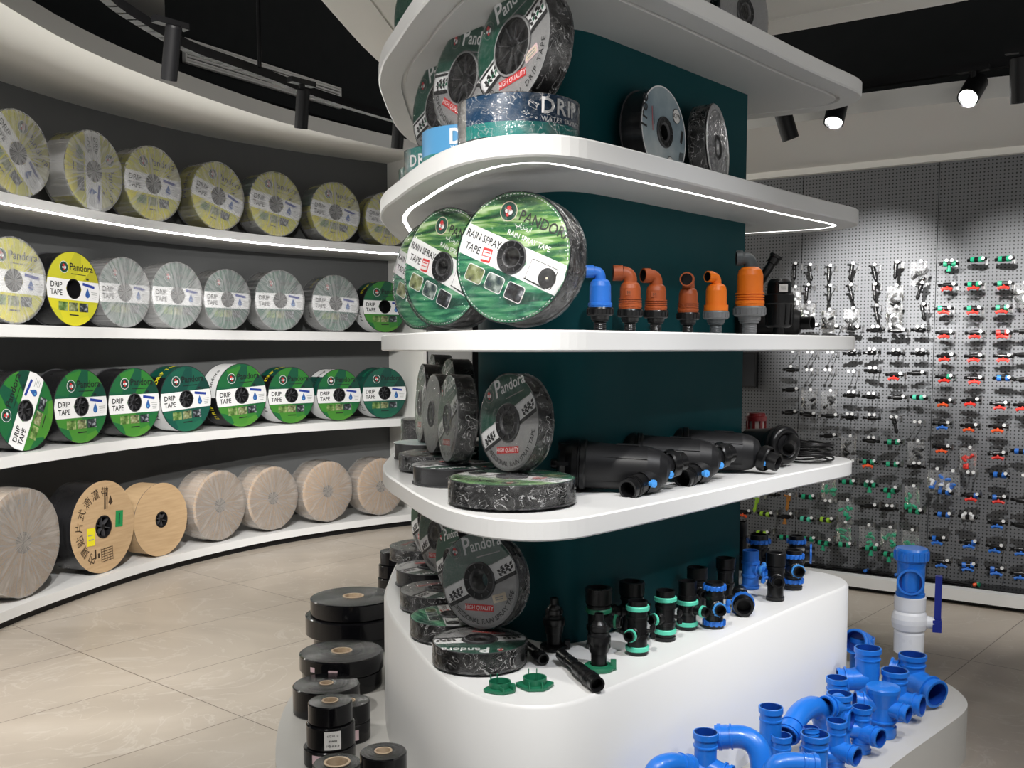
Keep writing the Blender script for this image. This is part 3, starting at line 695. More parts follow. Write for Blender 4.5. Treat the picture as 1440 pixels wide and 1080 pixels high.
def card_label(mb, rh, chars=True, stick=True):
    annulus(mb, rh, 1, 0, CARD); E = .004
    if chars:
        mb.arc_text('内镶贴片式滴灌带', .66, 250, 75, .24, INKB, -2 * E, inward=False) if stick else mb.arc_text('内镶贴片', .66, 150, 70, .24, INKG, -2 * E, inward=False)
    if stick:
        rect(mb, -.40, -.16, .25, .38, -2 * E, YELST, -3); rect(mb, -.42, -.12, .14, .02, -3 * E, INKG); rect(mb, -.40, -.22, .16, .02, -3 * E, INKG)
        rect(mb, .50, .10, .24, .36, -2 * E, GRNST, -5); rect(mb, .50, .10, .03, .24, -3 * E, INK, -5)
        for k in range(3): rect(mb, .05 + k * .045, .60, .02, .46, -2 * E, INKB, -4)
        P = [(.24, .66), (.31, .50), (.24, .44), (.17, .50)]; mb.add([(a, -2 * E, b_) for a, b_ in P], [(0, 1, 2, 3)], INKB)
        for k in range(6): rect(mb, .08, -.62 - .0 + .055 * k - .13, .36, .012, -2 * E, INKB, 3)
        for k in range(5): rect(mb, -.10 + k * .09, -.61, .012, .30, -2 * E, INKB, 3)
        rect(mb, -.18, -.60, .10, .05, -2 * E, INKB, 90); rect(mb, -.28, -.55, .05, .2, -2 * E, INKB)

COILB = tex_mat('black_tape_windings', 'wave', [(0, (.004, .004, .005)), (.5, (.02, .02, .022)), (1, (.008, .008, .009))], .28, 1.0, (1, 60, 1), 1.2, coat=.2)
_mesh_cache = {}
def reel(name, loc, label, cat, yaw=0, R=.2, t=.15, art=None, rh=.3, hub='open', roll=0, wrap=None, group=None, flat=False, sleeve=None, lean=0, coil=None, rear=True, key=None, barrel=0, jit=0, fl_mat=None):
    """a wound reel: origin where it rests; its label faces -Y (up when flat)"""
    lift = t * math.sin(R_(abs(lean))) + .001
    if wrap: lift += (.0055 if flat else R * .022 + .002)
    if cat == 'hose reel' and not flat and loc[2] > ZP + .04 or name == 'hose_reel' and not flat: lift += .004
    if barrel: lift += R * barrel * 1.02 + .003
    loc = (loc[0], loc[1], loc[2] + lift)
    root = thing(name, loc, label, cat, yaw, group, rot=(R_(lean), 0, yaw))
    Rm = Matrix.Rotation(R_(roll), 3, 'Y')
    if flat: q = Matrix.Rotation(-math.pi / 2, 3, 'X') @ Rm; pl = (0, 0, t)
    else: q = Rm; pl = (0, 0, R)
    eu = q.to_euler()
    def put(pn, fn, parent=root, main=True):
        k = (key, pn) if key else None
        if k and k in _mesh_cache:
            me, nm = _mesh_cache[k]; o = bpy.data.objects.new(nm, me); COL.objects.link(o); o.parent = parent
            if main: o.location = pl; o.rotation_euler = eu
            return o
        mb = MB(); fn(mb); o = mb.build(pn, parent, pl if main else None, eu if main else None)
        if k: _mesh_cache[k] = (o.data, pn)
        return o
    S = Matrix.Scale(R, 4)
    ft = .0022
    def f_face(mb):
        mb.lathe([(0, rh * R), (0, R), (ft, R), (ft, rh * R)], fl_mat or CHAR, (0, 0, 0), (0, 1, 0), 56)
        if art:
            mb.M = Matrix.Translation((0, -.0006, 0)) @ S; art(mb); mb.M = Matrix()
    face = put('label_flange', f_face)
    rc = R * (.97 if not barrel else .99)
    def f_coil(mb):
        L = t - ft * 2
        if barrel: pr = [(ft, R * .995), (ft + L * .12, R * (1 + barrel * .6)), (ft + L * .5, R * (1 + barrel)), (ft + L * .88, R * (1 + barrel * .6)), (ft + L, R * .99), (ft + L, rh * R)]
        else: pr = [(ft, rc), (ft + L, rc), (ft + L, rh * R)]
        mb.lathe(pr, coil or COILB, (0, 0, 0), (0, 1, 0), 56)
    put('tape_coil', f_coil)
    if rear:
        put('rear_flange', lambda mb: mb.lathe([(t - ft, rh * R), (t - ft, R), (t, R), (t, rh * R)], CHAR, (0, 0, 0), (0, 1, 0), 56))
    def f_hub(mb):
        h = rh * R
        if hub == 'deep':       # dark bore with spokes
            mb.lathe([(.001, h * 1.0), (-.003, h * 1.0), (-.003, h * .90), (.012, h * .86), (.02, h * .80), (.02, h * .2)], [BLACKM, CHAR, BLACKM, BLACKM, BLACKM], (0, 0, 0), (0, 1, 0), 40)
            mb.lathe([(.004, h * .26), (.004, 0.0004)], BLACKM, (0, 0, 0), (0, 1, 0), 20); mb.lathe([(.02, h * .26), (.004, h * .26)], CHAR, (0, 0, 0), (0, 1, 0), 20)
            for k in range(8):
                a = k * math.pi / 4 + .2; mb.box((h * .52, .013, 0), (h * .62, .012, h * .05), CHAR, Matrix.Rotation(a, 4, 'Y'))
        elif hub == 'ring':     # thick charcoal collar round an open bore
            mb.lathe([(.002, h), (-.004, h), (-.006, h * .93), (-.004, h * .62), (-.003, h * .56), (.0, h * .50), (t, h * .50), (t, h), (.002, h)], [CHAR, CHAR, BLACKM, CHAR, CHAR, BLACKM, CHAR, CHAR], (0, 0, 0), (0, 1, 0), 40)
            for k in range(10):
                a = k * math.pi / 5; mb.box((h * .78, -.0055, 0), (h * .18, .002, h * .05), CHAR, Matrix.Rotation(a, 4, 'Y'))
        elif hub == 'spoke':    # wide black spool face with ribs
            mb.lathe([(.002, h), (-.003, h), (-.003, h * .93), (.006, h * .90), (.008, h * .25), (.004, h * .22), (.004, .0005)], [PSGR, PSGR, BLACKM, BLACK, CHAR, BLACK], (0, 0, 0), (0, 1, 0), 40)
            for k in range(9):
                a = k * 2 * math.pi / 9; mb.box((h * .57, .005, 0), (h * .68, .005, h * .022), CHAR, Matrix.Rotation(a, 4, 'Y'))
        elif hub == 'card':
            mb.lathe([(.001, h), (-.004, h), (-.004, h * .86), (t * .5, h * .8), (t * .5, h * .1)], [BLACKM, BLACKM, BLACKM, BLACKM], (0, 0, 0), (0, 1, 0), 36)
            for k in range(6):
                a = k * math.pi / 3 + .3; mb.box((h * .45, .012, 0), (h * .8, .02, h * .09), CHAR, Matrix.Rotation(a, 4, 'Y'))
            mb.lathe([(.0, h * .22), (.0, .0005)], BLACKM, (0, 0, 0), (0, 1, 0), 16)
        else:
            mb.lathe([(.001, h), (-.002, h), (-.002, h * .9), (t * .6, h * .85), (t * .6, .001)], BLACKM, (0, 0, 0), (0, 1, 0), 36)
    put('hub', f_hub)
    if sleeve:
        def f_sl(mb):
            rs = R * .985; cols, words = sleeve; n = 56; L0, L1 = .006, t - .006
            for k, m in enumerate(cols):
                a0 = 2 * math.pi * k / len(cols); a1 = 2 * math.pi * (k + 1) / len(cols); q_ = 14
                vv = [(rs * math.cos(a0 + (a1 - a0) * i / q_), y, rs * math.sin(a0 + (a1 - a0) * i / q_)) for y in (L0, L1) for i in range(q_ + 1)]
                mb.add(vv, [(i, i + 1, q_ + 2 + i, q_ + 1 + i) for i in range(q_)], m, True)
            for a, s, sz, m in words:
                # letters run round the sleeve
                ang = R_(a)
                for c in s:
                    w_ = glyph(c, .01)[2] if c != ' ' else .3
                    r2 = rs + .001
                    M = Matrix.Rotation(-ang, 4, 'Y') @ Matrix.Translation((r2, t * .32, 0)) @ Matrix.Rotation(R_(90), 4, 'Z') @ Matrix.Rotation(R_(90), 4, 'Y')
                    mb.text(c, M, sz, m, .01); ang -= (w_ + .09) * sz / r2
        put('printed_sleeve', f_sl)
    if wrap:
        def f_wr(mb):
            r1 = R * 1.012 + .0015; pr = [(-.004, .002), (-.0045, R * .5), (-.004, R * .93), (-.0005, r1), (t * .5, r1 * (1 + barrel)), (t + .001, r1), (t + .004, R * .9), (t + .004, .002)]
            mb.lathe(pr, [wrap, wrap, wrap, sw, sw, wrap, wrap] if (sw := (FILM_SIDE if wrap is FILM_CLR else FILM_SOFT if wrap is FILM_MILK else wrap)) else wrap, (0, 0, 0), (0, 1, 0), 40, jit=jit or R * .008, seed=sum(map(ord, label)) % 97)
        put('shrink_wrap', f_wr)
    return root
def toward(p): return math.atan2(-p[0], p[1])

# ------------------------------------------------------------------ left wall rows
YAWLOG = None
FIT = {('drip_tape_reel', L_C, 5): (.95, -4), ('drip_tape_reel', L_C, 6): (.91, 1), ('drip_tape_reel', L_C, 7): (.93, 2),
       ('drip_tape_reel', L_C, 2): (.985, 0), ('drip_tape_reel', L_C, 1): (.985, -1), ('drip_tape_reel', L_C, 3): (.985, 1),
       ('cardboard_reel', L_D, 1): (.97, 0), ('cardboard_reel', L_D, 2): (.96, 0), ('cardboard_reel', L_D, 3): (.955, -1), ('cardboard_reel', L_D, 4): (.92, 0), ('cardboard_reel', L_D, 5): (.92, 0), ('cardboard_reel', L_D, 6): (.91, 4)}
for _k in range(8): FIT[('drip_tape_reel', L_B, _k)] = (.955 if _k in (1, 2, 3, 4) else .975, 0)
def along(px, row_y, inside=.07):
    """point of the shelf, a little behind its front edge, seen in the direction of a pixel column"""
    d = ray(px, row_y); best = None; Q = off(FRONT, inside)
    for a, b_ in zip(Q, Q[1:]):
        ca = a[0] * d.y - a[1] * d.x; cb = b_[0] * d.y - b_[1] * d.x
        if ca * cb <= 0:
            f = ca / (ca - cb); best = (a[0] + (b_[0] - a[0]) * f, a[1] + (b_[1] - a[1]) * f)
    return best
def dlabel(top): return lambda mb: drip_label(mb, 1, top, .27)
YSL = ([LABY, INKW, INKW, LABY, LABY, LABY, INKW, LABY], [(205, 'Pandora', .045, INK), (165, 'DRIP TAPE', .035, INK), (120, 'Pandora', .05, GREENS)])
YSL2 = ([LABY, LABY, LABY, LABGD, LABY, INKW, INKW, LABY], [(178, 'DRIP TAPE', .045, GREENS), (232, 'Pandora', .04, INK)])
GSL = ([LABG, INKW, INKW, LABGD, INKW, INKW, LABG, LABG], [(190, 'Pandora', .05, INK), (140, 'DRIP TAPE', .04, INK)])
GSL2 = ([LABGD, LABG, LABGD, BLACKM, INKW, INKW, LABG, LABGD], [(150, 'DRIP TAPE', .045, YELST), (215, 'Pandora', .045, INK)])
GSL3 = ([LABGD, LABGD, LABGD, LABGD, INKW, INKW, INKW, LABGD], [(140, 'DRIP TAPE', .045, GREENF), (225, 'Pandora', .045, INK)])
def left_row(zs, row_y, items, cat, group, name, default, ins=.07):
    for n_it, it in enumerate(items):
        (px, h, ratio, label, kw) = it; kw = {**default, **kw}
        px += FIT.get((name, zs, n_it), (1, 0))[1]; kw['rs'] = kw.get('rs', 1) * FIT.get((name, zs, n_it), (1, 0))[0]
        x, y = along(px, row_y, ins); p = (x, y)
        # distance along the view axis gives the radius
        dep = y * _c; R = h / 2 * dep / FPX * kw.pop('rs', 1.0) * .965
        q = along(px + 4, row_y, ins); tv = Vector((q[0] - x, q[1] - y)).normalized()     # line of the shelf here
        yaw = .72 * math.atan2(tv.y, tv.x) + .28 * (toward(p) + math.acos(ratio))       # faces look out square to the shelf edge
        if YAWLOG is not None: YAWLOG.append((px, round(math.degrees(math.atan2(tv.y, tv.x))), round(math.degrees(toward(p) + math.acos(ratio)))))
        reel(name, (x, y, zs + .0015), label, cat, yaw, R, group=group, **kw)
A0 = dict(t=.17, art=dlabel(LABY), rh=.27, hub='open', wrap=FILM_MILK, sleeve=YSL)
left_row(L_A, 230, [
    (26, 122, .80, 'yellow drip tape reel in milky film, cut by the left edge, top shelf', dict(roll=48)),
    (132, 113, .74, 'yellow film-wrapped reel with its print turned on end, second on the top shelf', dict(roll=90, sleeve=([INKW, INKW, INKW, INKW, LABY, INKW, INKW, LABY], [(225, 'Pandora', .05, INK)]))),
    (215, 105, .78, 'yellow film-wrapped reel, third on the top shelf, its print nearly level', dict(roll=3)),
    (306, 96, .74, 'yellow film-wrapped reel, fourth on the top shelf, its print tilted down to the right', dict(roll=16)),
    (387, 91, .74, 'yellow film-wrapped reel, fifth on the top shelf', dict(roll=9, sleeve=YSL2)),
    (471, 84, .76, 'yellow film-wrapped reel with a green stripe on its side, sixth on the top shelf', dict(roll=8, sleeve=YSL2)),
    (546, 76, .84, 'yellow film-wrapped reel half hidden by the island, end of the top shelf', dict(roll=8))],
    'tape reel', 'yellow wrapped reels on the top shelf', 'drip_tape_reel', A0)
left_row(L_B, 420, [
    (20, 127, .85, 'yellow film-wrapped reel cut by the left edge, second shelf from the top', dict(roll=2, sleeve=None)),
    (104, 113, .70, 'bright yellow unwrapped drip tape reel with an open black hub', dict(roll=2, wrap=None, sleeve=None, hub='open')),
    (176, 104, .74, 'green reel under hazy film beside the bright yellow unwrapped one', dict(art=dlabel(LABGD), wrap=FILM_MILK2, sleeve=None)),
    (250, 99, .78, 'green film-wrapped reel with a white upper side, third left of the far green row', dict(art=dlabel(LABGD), wrap=FILM_MILK2, sleeve=GSL)),
    (320, 90, .78, 'small green film-wrapped reel in the middle of the second shelf', dict(art=dlabel(LABGD), wrap=FILM_MILK, sleeve=GSL)),
    (394, 88, .80, 'green film-wrapped reel with black and white side, third from the right end of its shelf', dict(art=dlabel(LABGD), wrap=FILM_MILK, sleeve=GSL)),
    (472, 82, .78, 'dark green film-wrapped reel next to the last on the second shelf', dict(art=dlabel(LABGD), wrap=FILM_MILK, sleeve=GSL2, roll=2)),
    (541, 76, .78, 'unwrapped dark green reel with yellow-edged sleeve, last on the second shelf', dict(art=dlabel(LABG), wrap=None, sleeve=GSL2))],
    'tape reel', 'mixed reels on the second shelf', 'drip_tape_reel', {**A0, 't': .16})
C0 = dict(t=.17, art=dlabel(LABG), rh=.27, hub='deep', wrap=None, sleeve=None)
left_row(L_C, 560, [
    (35, 119, .66, 'green drip tape reel rolled steeply so its lettering climbs, left end of third shelf', dict(roll=-64)),
    (115, 111, .70, 'green drip tape reel with bare black windings, second on the third shelf', dict()),
    (189, 103, .72, 'green drip tape reel with bare black windings, third on the third shelf', dict()),
    (261, 98, .76, 'green reel with a dark green and white sleeve, fourth on the third shelf', dict(roll=-3, sleeve=GSL2, art=dlabel(LABGD))),
    (340, 93, .76, 'green reel with a white upper sleeve, fifth on the third shelf', dict(roll=-3, sleeve=([INKW, INKW, INKW, INKW, BLACKM, BLACKM, BLACKM, INKW], [(170, 'Pandora', .045, INK), (225, 'DRIP', .05, YELST)]))),
    (414, 87, .76, 'green reel with yellow lettering on its sleeve, sixth on the third shelf', dict(sleeve=GSL2)),
    (476, 83, .80, 'green reel with a white top edge, seventh on the third shelf', dict(sleeve=GSL)),
    (539, 80, .84, 'teal green drip tape reel at the far right end of the third shelf', dict(sleeve=GSL3, art=dlabel(LABGD)))],
    'tape reel', 'green drip tape reels on the third shelf', 'drip_tape_reel', C0)
D0 = dict(t=.17, art=lambda mb: card_label(mb, .2, False, False), rh=.2, hub='card', wrap=FILM_KRAFT, sleeve=None, coil=KRAFTW, barrel=.02, jit=.003, rear=False)
left_row(L_D, 700, [
    (30, 165, .72, 'film-wrapped cardboard reel with faint grey Chinese characters, left end of the bottom shelf', dict(art=lambda mb: card_label(mb, .2, True, False), rs=.97)),
    (144, 141, .68, 'bare cardboard reel with black windings, Chinese lettering, yellow and green stickers', dict(art=lambda mb: card_label(mb, .25), rh=.25, hub='card', wrap=None, coil=COILB, barrel=0, t=.2)),
    (226, 113, .66, 'plain bare cardboard reel with a small black hub, third on the bottom shelf', dict(wrap=None, coil=CARD, barrel=0, rh=.22)),
    (310, 107, .70, 'brown film-wrapped coil, fourth on the bottom shelf, first of four alike', dict()),
    (384, 101, .72, 'brown film-wrapped coil, fifth on the bottom shelf', dict()),
    (461, 96, .74, 'brown film-wrapped coil with a darker hub spot, sixth on the bottom shelf', dict()),
    (532, 91, .72, 'brown film-wrapped coil at the right end of the bottom shelf, partly behind the island', dict())],
    'coil', 'cardboard and wrapped coils on the bottom shelf', 'cardboard_reel', D0, -.05)

# ------------------------------------------------------------------ reels on the island
def upright(px, py_c, h, Y, ratio, side, zbase, label, art, rh, hub, t=.042, wrap=FILM_CLR, roll=0, name='hose_reel', group=None, lean=-3, coil=None, sleeve=None, cat='hose reel', Rf=None, rear=True):
    """reel standing on its rim: px centre column, h height in the photo, Y distance"""
    d = ray(px, py_c); tt = Y / d.y; x = d.x * tt; R = Rf or h / 2 * (Y * _c) / FPX
    yaw = toward((x, Y)) + side * math.acos(ratio)
    z = zbase + .001
    return reel(name, (x, Y, z), label, cat, yaw, R, t, art, rh, hub, roll, wrap, group, False, sleeve, lean, coil or COILB, rear)
def flat(px, yb, w, zbase, t, label, art, rh, hub='ring', roll=0, wrap=FILM_CLR, name='hose_reel', group=None, coil=None, cat='hose reel', sleeve=None, yb_z=None):
    """reel lying flat: yb is the row of its nearest bottom edge (or None with px, Y, R given through w)"""
    f = on(px, yb, zbase); dh = Vector((f.x, f.y)).normalized(); R = w / 2 * f.y / FPX; R = w / 2 * (f.y + R) / FPX
    c = Vector((f.x, f.y)) + dh * R
    return reel(name, (c.x, c.y, zbase + .001), label, cat, toward(c), R, t, art, rh, hub, roll, wrap, group, True, sleeve, 0, coil or COILB)
ps = lambda mb: ps_label(mb, .40)
pst = lambda mb: ps_label(mb, .40, tagc=BEIGEP)
psd = lambda mb: ps_label(mb, .52, True, leaves=GREENS)
psdt = lambda mb: ps_label(mb, .52, True, PINKP)
rain = lambda mb: rain_label(mb, .26)
plain = lambda mb: annulus(mb, .3, 1, 0, PSGR)
GP = 'spray tape reels round the island nose'
# --- podium
flat(675, 953, 134, ZP, .048, 'film-wrapped reel lying nearest the podium nose, holding up the upright silver-green reel', ps, .34, group=GP, roll=200)
upright(672, 838, 137, 2.42, .80, -1, ZP + .050, 'upright silver and green reel with cream sticker, nearest on the podium', pst, .40, 'ring', group=GP, lean=-4, roll=-2)
flat(636, 910, 118, ZP, .045, 'film-wrapped dark green reel lying just left behind the nearest podium reel', lambda mb: rain_label(mb, .3), .3, group=GP, roll=60)
flat(619, 868, 112, ZP, .045, 'film-wrapped silver reel lying third along the podium rim', ps, .34, group=GP, roll=150)
flat(606, 832, 101, ZP, .050, 'unwrapped glossy black reel lying fourth along the podium rim', ps, .34, group=GP, wrap=None, roll=170)
flat(595, 797, 92, ZP, .045, 'crinkled silver film reel lying farthest along the podium rim', ps, .34, group=GP, roll=120)
upright(630, 790, 96, 2.80, .42, -1, ZP + .052, 'small upright silver-grey reel just behind the big upright one', lambda mb: ps_label(mb, .36), .36, 'ring', group=GP, wrap=None, t=.055, Rf=.092)
upright(610, 775, 110, 3.05, .45, -1, ZP + .052, 'upright dark green reel in the middle of the podium row', ps, .40, 'ring', group=GP, roll=-4, Rf=.112)
upright(594, 748, 110, 3.36, .38, -1, ZP + .052, 'farthest upright green reel on the podium, lettering near the shelf above', ps, .40, 'ring', group=GP, wrap=None, Rf=.113)
# --- first shelf
flat(720, 722, 178, Z1, .052, 'large flat rain hose reel in loose clear film on the first shelf', rain, .26, group=GP, roll=190)
upright(712, 608, 138, 2.34, .60, -1, Z1 + .054, 'upright silver and green reel standing on the large flat one, first shelf', ps, .40, 'ring', group=GP, roll=-3)
flat(640, 687, 122, Z1, .046, 'unwrapped black reel with grey top lying under the thin upright reels', ps, .34, wrap=None, group=GP, roll=180)
flat(616, 668, 108, Z1, .042, 'film-wrapped reel lying second from the left rim of the first shelf', ps, .34, group=GP, roll=140)
flat(604, 650, 100, Z1, .050, 'black reel with a teal top plate at the left rim of the first shelf', lambda mb: annulus(mb, .3, 1, 0, TEALP), .3, wrap=None, group=GP)
flat(607, 629, 84, Z1, .085, 'farthest flat reel with a crumpled white top, left rim of the first shelf', plain, .3, group=GP)
GU = 'thin upright film-wrapped reels on the first shelf'
upright(627, 595, 122, 2.60, .22, -1, Z1 + .048, 'nearest of the edge-on film-wrapped reels on the first shelf', ps, .34, 'ring', group=GU, t=.05)
upright(605, 580, 110, 2.86, .22, -1, Z1 + .044, 'edge-on film-wrapped reel with a pale ringed face, second of its cluster', plain, .34, 'ring', group=GU, t=.045)
upright(589, 566, 108, 3.12, .12, -1, Z1 + .052, 'leftmost edge-on film-wrapped reel of the cluster', ps, .34, 'ring', group=GU, t=.05)
upright(626, 566, 106, 3.24, .22, -1, Z1 + .060, 'tall edge-on reel standing at the back right of the cluster', ps, .34, 'ring', group=GU, t=.062, Rf=.122)
upright(604, 560, 100, 3.60, .15, -1, Z1 + .096, 'edge-on black reel at the back of the cluster, its top rim showing', ps, .34, 'ring', group=GU, t=.062, Rf=.11)
flat(668, 655, 76, Z1, .05, 'film-wrapped reel lying beside the column behind the upright reels', ps, .3, group=GU)
# --- second shelf: three grass-print rain hose reels
GR = 'grass print rain hose reels on the second shelf'
upright(716, 371, 183, 2.19, .86, -1, Z2, 'nearest of the three grass-print reels, its whole face in view', rain, .26, 'ring', t=.075, group=GR, lean=-5)
upright(618, 382, 164, 2.47, .68, -1, Z2, 'middle grass-print reel, overlapped by the nearest one', rain, .26, 'ring', t=.075, group=GR, lean=-5)
upright(590, 392, 146, 2.78, .58, -1, Z2, 'farthest grass-print reel, only a sliver of its face showing', rain, .26, 'ring', t=.07, group=GR, lean=-4)
# --- third shelf
G3 = 'drip tape reels on the third shelf'
BS = lambda word, c1, c2, c3: ([c1, c1, c1, c1, c1, c1, c3, c2], [word])
def side_flat(px, Yf, Rr, t, cols, words, label, roll=0, wrap=FILM_CLR, top=PSGR):
    p = at(px, 170, Yf); c = (p.x, p.y)
    root = reel('drip_tape_reel', (c[0], c[1], Z3 + .001), label, 'tape reel', toward(c), Rr, t, lambda mb: annulus(mb, .3, 1, 0, top), .3, 'ring', 0, wrap, G3, True, None, 0, COILB)
    mb = MB(); rs = Rr * 1.006; n = 48
    tot = math.pi * 2
    for a0, a1, z0, z1, m in cols:
        q_ = max(4, int((a1 - a0) / 6)); vv = [(rs * math.cos(R_(a0 + (a1 - a0) * i / q_)), rs * math.sin(R_(a0 + (a1 - a0) * i / q_)), z) for z in (z0 * t, z1 * t) for i in range(q_ + 1)]
        mb.add(vv, [(i, i + 1, q_ + 2 + i, q_ + 1 + i) for i in range(q_)], m, True)
    for a, zf, s, sz, m, bo in words:
        ang = R_(a)
        for c_ in s:
            w_ = glyph(c_, bo)[2] if c_ != ' ' else .3; am = ang + w_ * sz / 2 / rs
            M = Matrix.Rotation(am, 4, 'Z') @ Matrix.Translation((rs + .0012, 0, zf * t)) @ Matrix.Rotation(R_(90), 4, 'Z')
            mb.text(c_, M, sz, m, bo, 'C'); ang += (w_ + .08) * sz / rs
    mb.build('printed_sleeve', root)
    return root
side_flat(729, 2.235, .129, .086, [(-180, -148, 0, 1, GREYPR), (-212, -180, 0, 1, GREYPR), (-148, 0, .34, 1, NAVY), (0, 148, .34, 1, NAVY), (-148, 148, 0, .34, TEALP)],
          [(-70, .55, 'DRIP TAPE', .046, INKW, .02), (-69, .36, 'WATER SAVING IRRIGATION', .014, INKW, .01)], 'flat navy and grey banded reel lying under the largest upright reel, third shelf')
side_flat(668, 2.50, .128, .086, [(-180, 180, .3, 1, SKYB), (-180, 180, 0, .3, TEALP)], [(-118, .5, 'DRIP TAPE', .050, INKW, .02), (-116, .34, 'WATER SAVING', .014, INKW, .01)],
          'flat sky blue banded reel lying second on the third shelf', wrap=None)
side_flat(636, 2.76, .126, .086, [(-180, 180, 0, 1, TEALP)], [(-150, .45, 'DRIP TAPE', .042, INKW, .02), (-150, .25, 'WATER SAVING', .014, INKW, .01)], 'flat teal banded reel lying third on the third shelf')
side_flat(622, 3.03, .126, .086, [(-180, 180, 0, .5, BLACKM), (-180, 180, .5, 1, TEALP)], [], 'flat dark reel in crumpled film at the far left rim of the third shelf')
upright(716, 78, 164, 2.27, .60, -1, Z3 + .088, 'largest upright silver and green reel on the navy banded one', psdt, .50, 'spoke', t=.062, group=G3, roll=-6, lean=-4)
upright(647, 124, 146, 2.53, .58, -1, Z3 + .088, 'upright silver reel with crinkled hub film, middle of the third shelf', psd, .50, 'spoke', t=.055, group=G3, roll=32, lean=-4)
upright(613, 152, 132, 2.80, .55, -1, Z3 + .088, 'upright dark green reel farthest left on the third shelf', psd, .50, 'spoke', t=.055, group=G3, roll=2, lean=-4)
upright(937, 172, 126, 2.62, .48, 1, Z3, 'black reel with a misty blue tree label standing against the column', lambda mb: tree_label(mb, .34), .34, 'ring', t=.062, wrap=None, group='reels beside the column', name='drip_tape_reel', cat='tape reel', lean=-3)
upright(1011, 190, 116, 2.83, .27, 1, Z3, 'narrow black reel in silvery film near the column corner', lambda mb: annulus(mb, .02, 1, -.03, SILVER), .3, 'ring', t=.045, wrap=FILM_CLR, group='reels beside the column', name='drip_tape_reel', cat='tape reel', lean=-3)
# --- top shelf
G4 = 'reels standing on the topmost shelf'
upright(1048, -20, 120, 2.93, .55, 1, Z4, 'grey film-wrapped reel at the right on the topmost shelf, cut by the frame', plain, .34, 'ring', t=.07, group=G4, Rf=.12, lean=0)
upright(968, -30, 120, 2.62, .5, 1, Z4, 'reel with a rosy grey face at the top edge, left of the grey wrapped one', plain, .34, 'ring', t=.05, group=G4, Rf=.12, lean=0)
upright(592, -10, 120, 2.95, .6, -1, Z4, 'dark green film-wrapped reel at the top left of the topmost shelf', ps, .34, 'ring', t=.07, group=G4, Rf=.13, lean=0)

# ------------------------------------------------------------------ black film rolls on the low platform
def film_roll(cx, cy, hw, dz, heights, radii_f, labels, sticker=None, core=.24, shine=True):
    """stack of rolls: (cx,cy) px centre of the topmost face"""
    tot = sum(heights); p = on(cx, cy, ZPL + tot); R = hw * p.y * _c / FPX; z = ZPL
    hs = heights; n = len(hs)
    for k in range(n):                                  # heights listed from the bottom up
        r = R * radii_f[k]; h = hs[k]
        t = thing('film_roll', (p.x + (0 if k == n - 1 else random.uniform(-.004, .004)), p.y, z + .0005), labels[k], 'film roll', toward(p), 'black film rolls stacked on the platform')
        c = core * R / r * r
        mb = MB(); pr = [(h, c), (h, r * .5), (h - .001, r * .96), (h - .004, r), (.004, r), (0, r * .97), (0, c)]
        mb.lathe(pr, [WIND, WIND, BLACKG, BLACKG, BLACKG, BLACKG], (0, 0, 0), (0, 0, 1), 56); mb.build('film_windings', t)
        mb = MB(); mb.lathe([(0, c), (h + .0015, c), (h + .0015, c * .82), (h * .3, c * .8), (h * .3, .001)], CORE, (0, 0, 0), (0, 0, 1), 28); mb.build('cardboard_core', t)
        if sticker and k in sticker:
            mb = MB()
            for a, w_, hh, zf, m, lines in sticker[k]:
                M = Matrix.Rotation(R_(a), 4, 'Z') @ Matrix.Translation((0, -(r + .0012), h * zf))
                ns = 6; half = w_ / 2 / r
                vv = [((r + .0012) * math.sin(R_(a) + half * (2 * i / ns - 1)), -(r + .0012) * math.cos(R_(a) + half * (2 * i / ns - 1)), h * zf + s_ * hh / 2) for s_ in (-1, 1) for i in range(ns + 1)]
                mb.add(vv, [(i, i + 1, ns + 2 + i, ns + 1 + i) for i in range(ns)], m)
                for q_, ln in enumerate(lines):
                    mb.text(ln, M @ Matrix.Translation((0, -.0012, hh * (.30 - .27 * q_) - .004)), hh * .17, INK, .01, 'C')
            mb.build('sticker', t)
        z += h
def winding_mat():
    m = bpy.data.materials.new('wound_film_face'); m.use_nodes = True; nt = m.node_tree; b = nt.nodes['Principled BSDF']
    b.inputs['Base Color'].default_value = (.005, .005, .006, 1); b.inputs['Roughness'].default_value = .20; b.inputs['Specular IOR Level'].default_value = .4
    tc = N(nt, 'ShaderNodeTexCoord'); sp = N(nt, 'ShaderNodeVectorMath', operation='MULTIPLY'); sp.inputs[1].default_value = (1, 1, 0)
    nt.links.new(tc.outputs['Object'], sp.inputs[0]); ln = N(nt, 'ShaderNodeVectorMath', operation='LENGTH'); nt.links.new(sp.outputs[0], ln.inputs[0])
    cb = N(nt, 'ShaderNodeCombineXYZ'); nt.links.new(ln.outputs['Value'], cb.inputs[0])
    nz = N(nt, 'ShaderNodeTexNoise', Scale=420.0, Detail=2); nt.links.new(cb.outputs[0], nz.inputs['Vector'])
    bp = N(nt, 'ShaderNodeBump'); bp.inputs['Strength'].default_value = .9; bp.inputs['Distance'].default_value = .0016
    nt.links.new(nz.outputs['Fac'], bp.inputs['Height']); nt.links.new(bp.outputs[0], b.inputs['Normal'])
    return m
WIND = winding_mat()
film_roll(497, 838, 61, 0, [.06, .072, .062], [.93, 1.10, 1], ['lowest roll of the tallest black stack left of the podium', 'widest black film roll, middle of the tallest stack', 'topmost roll of the tallest black stack, just left of the podium'], core=.25)
film_roll(480.5, 915, 60, 0, [.06, .056], [.95, 1], ['lower large black roll under the one with two pink stickers', 'large black film roll with two pink stickers on its rim'], {1: [(-42, .018, .016, .5, PINKP, ()), (-12, .030, .017, .42, PINKP, ('0 m m',))]}, core=.25)
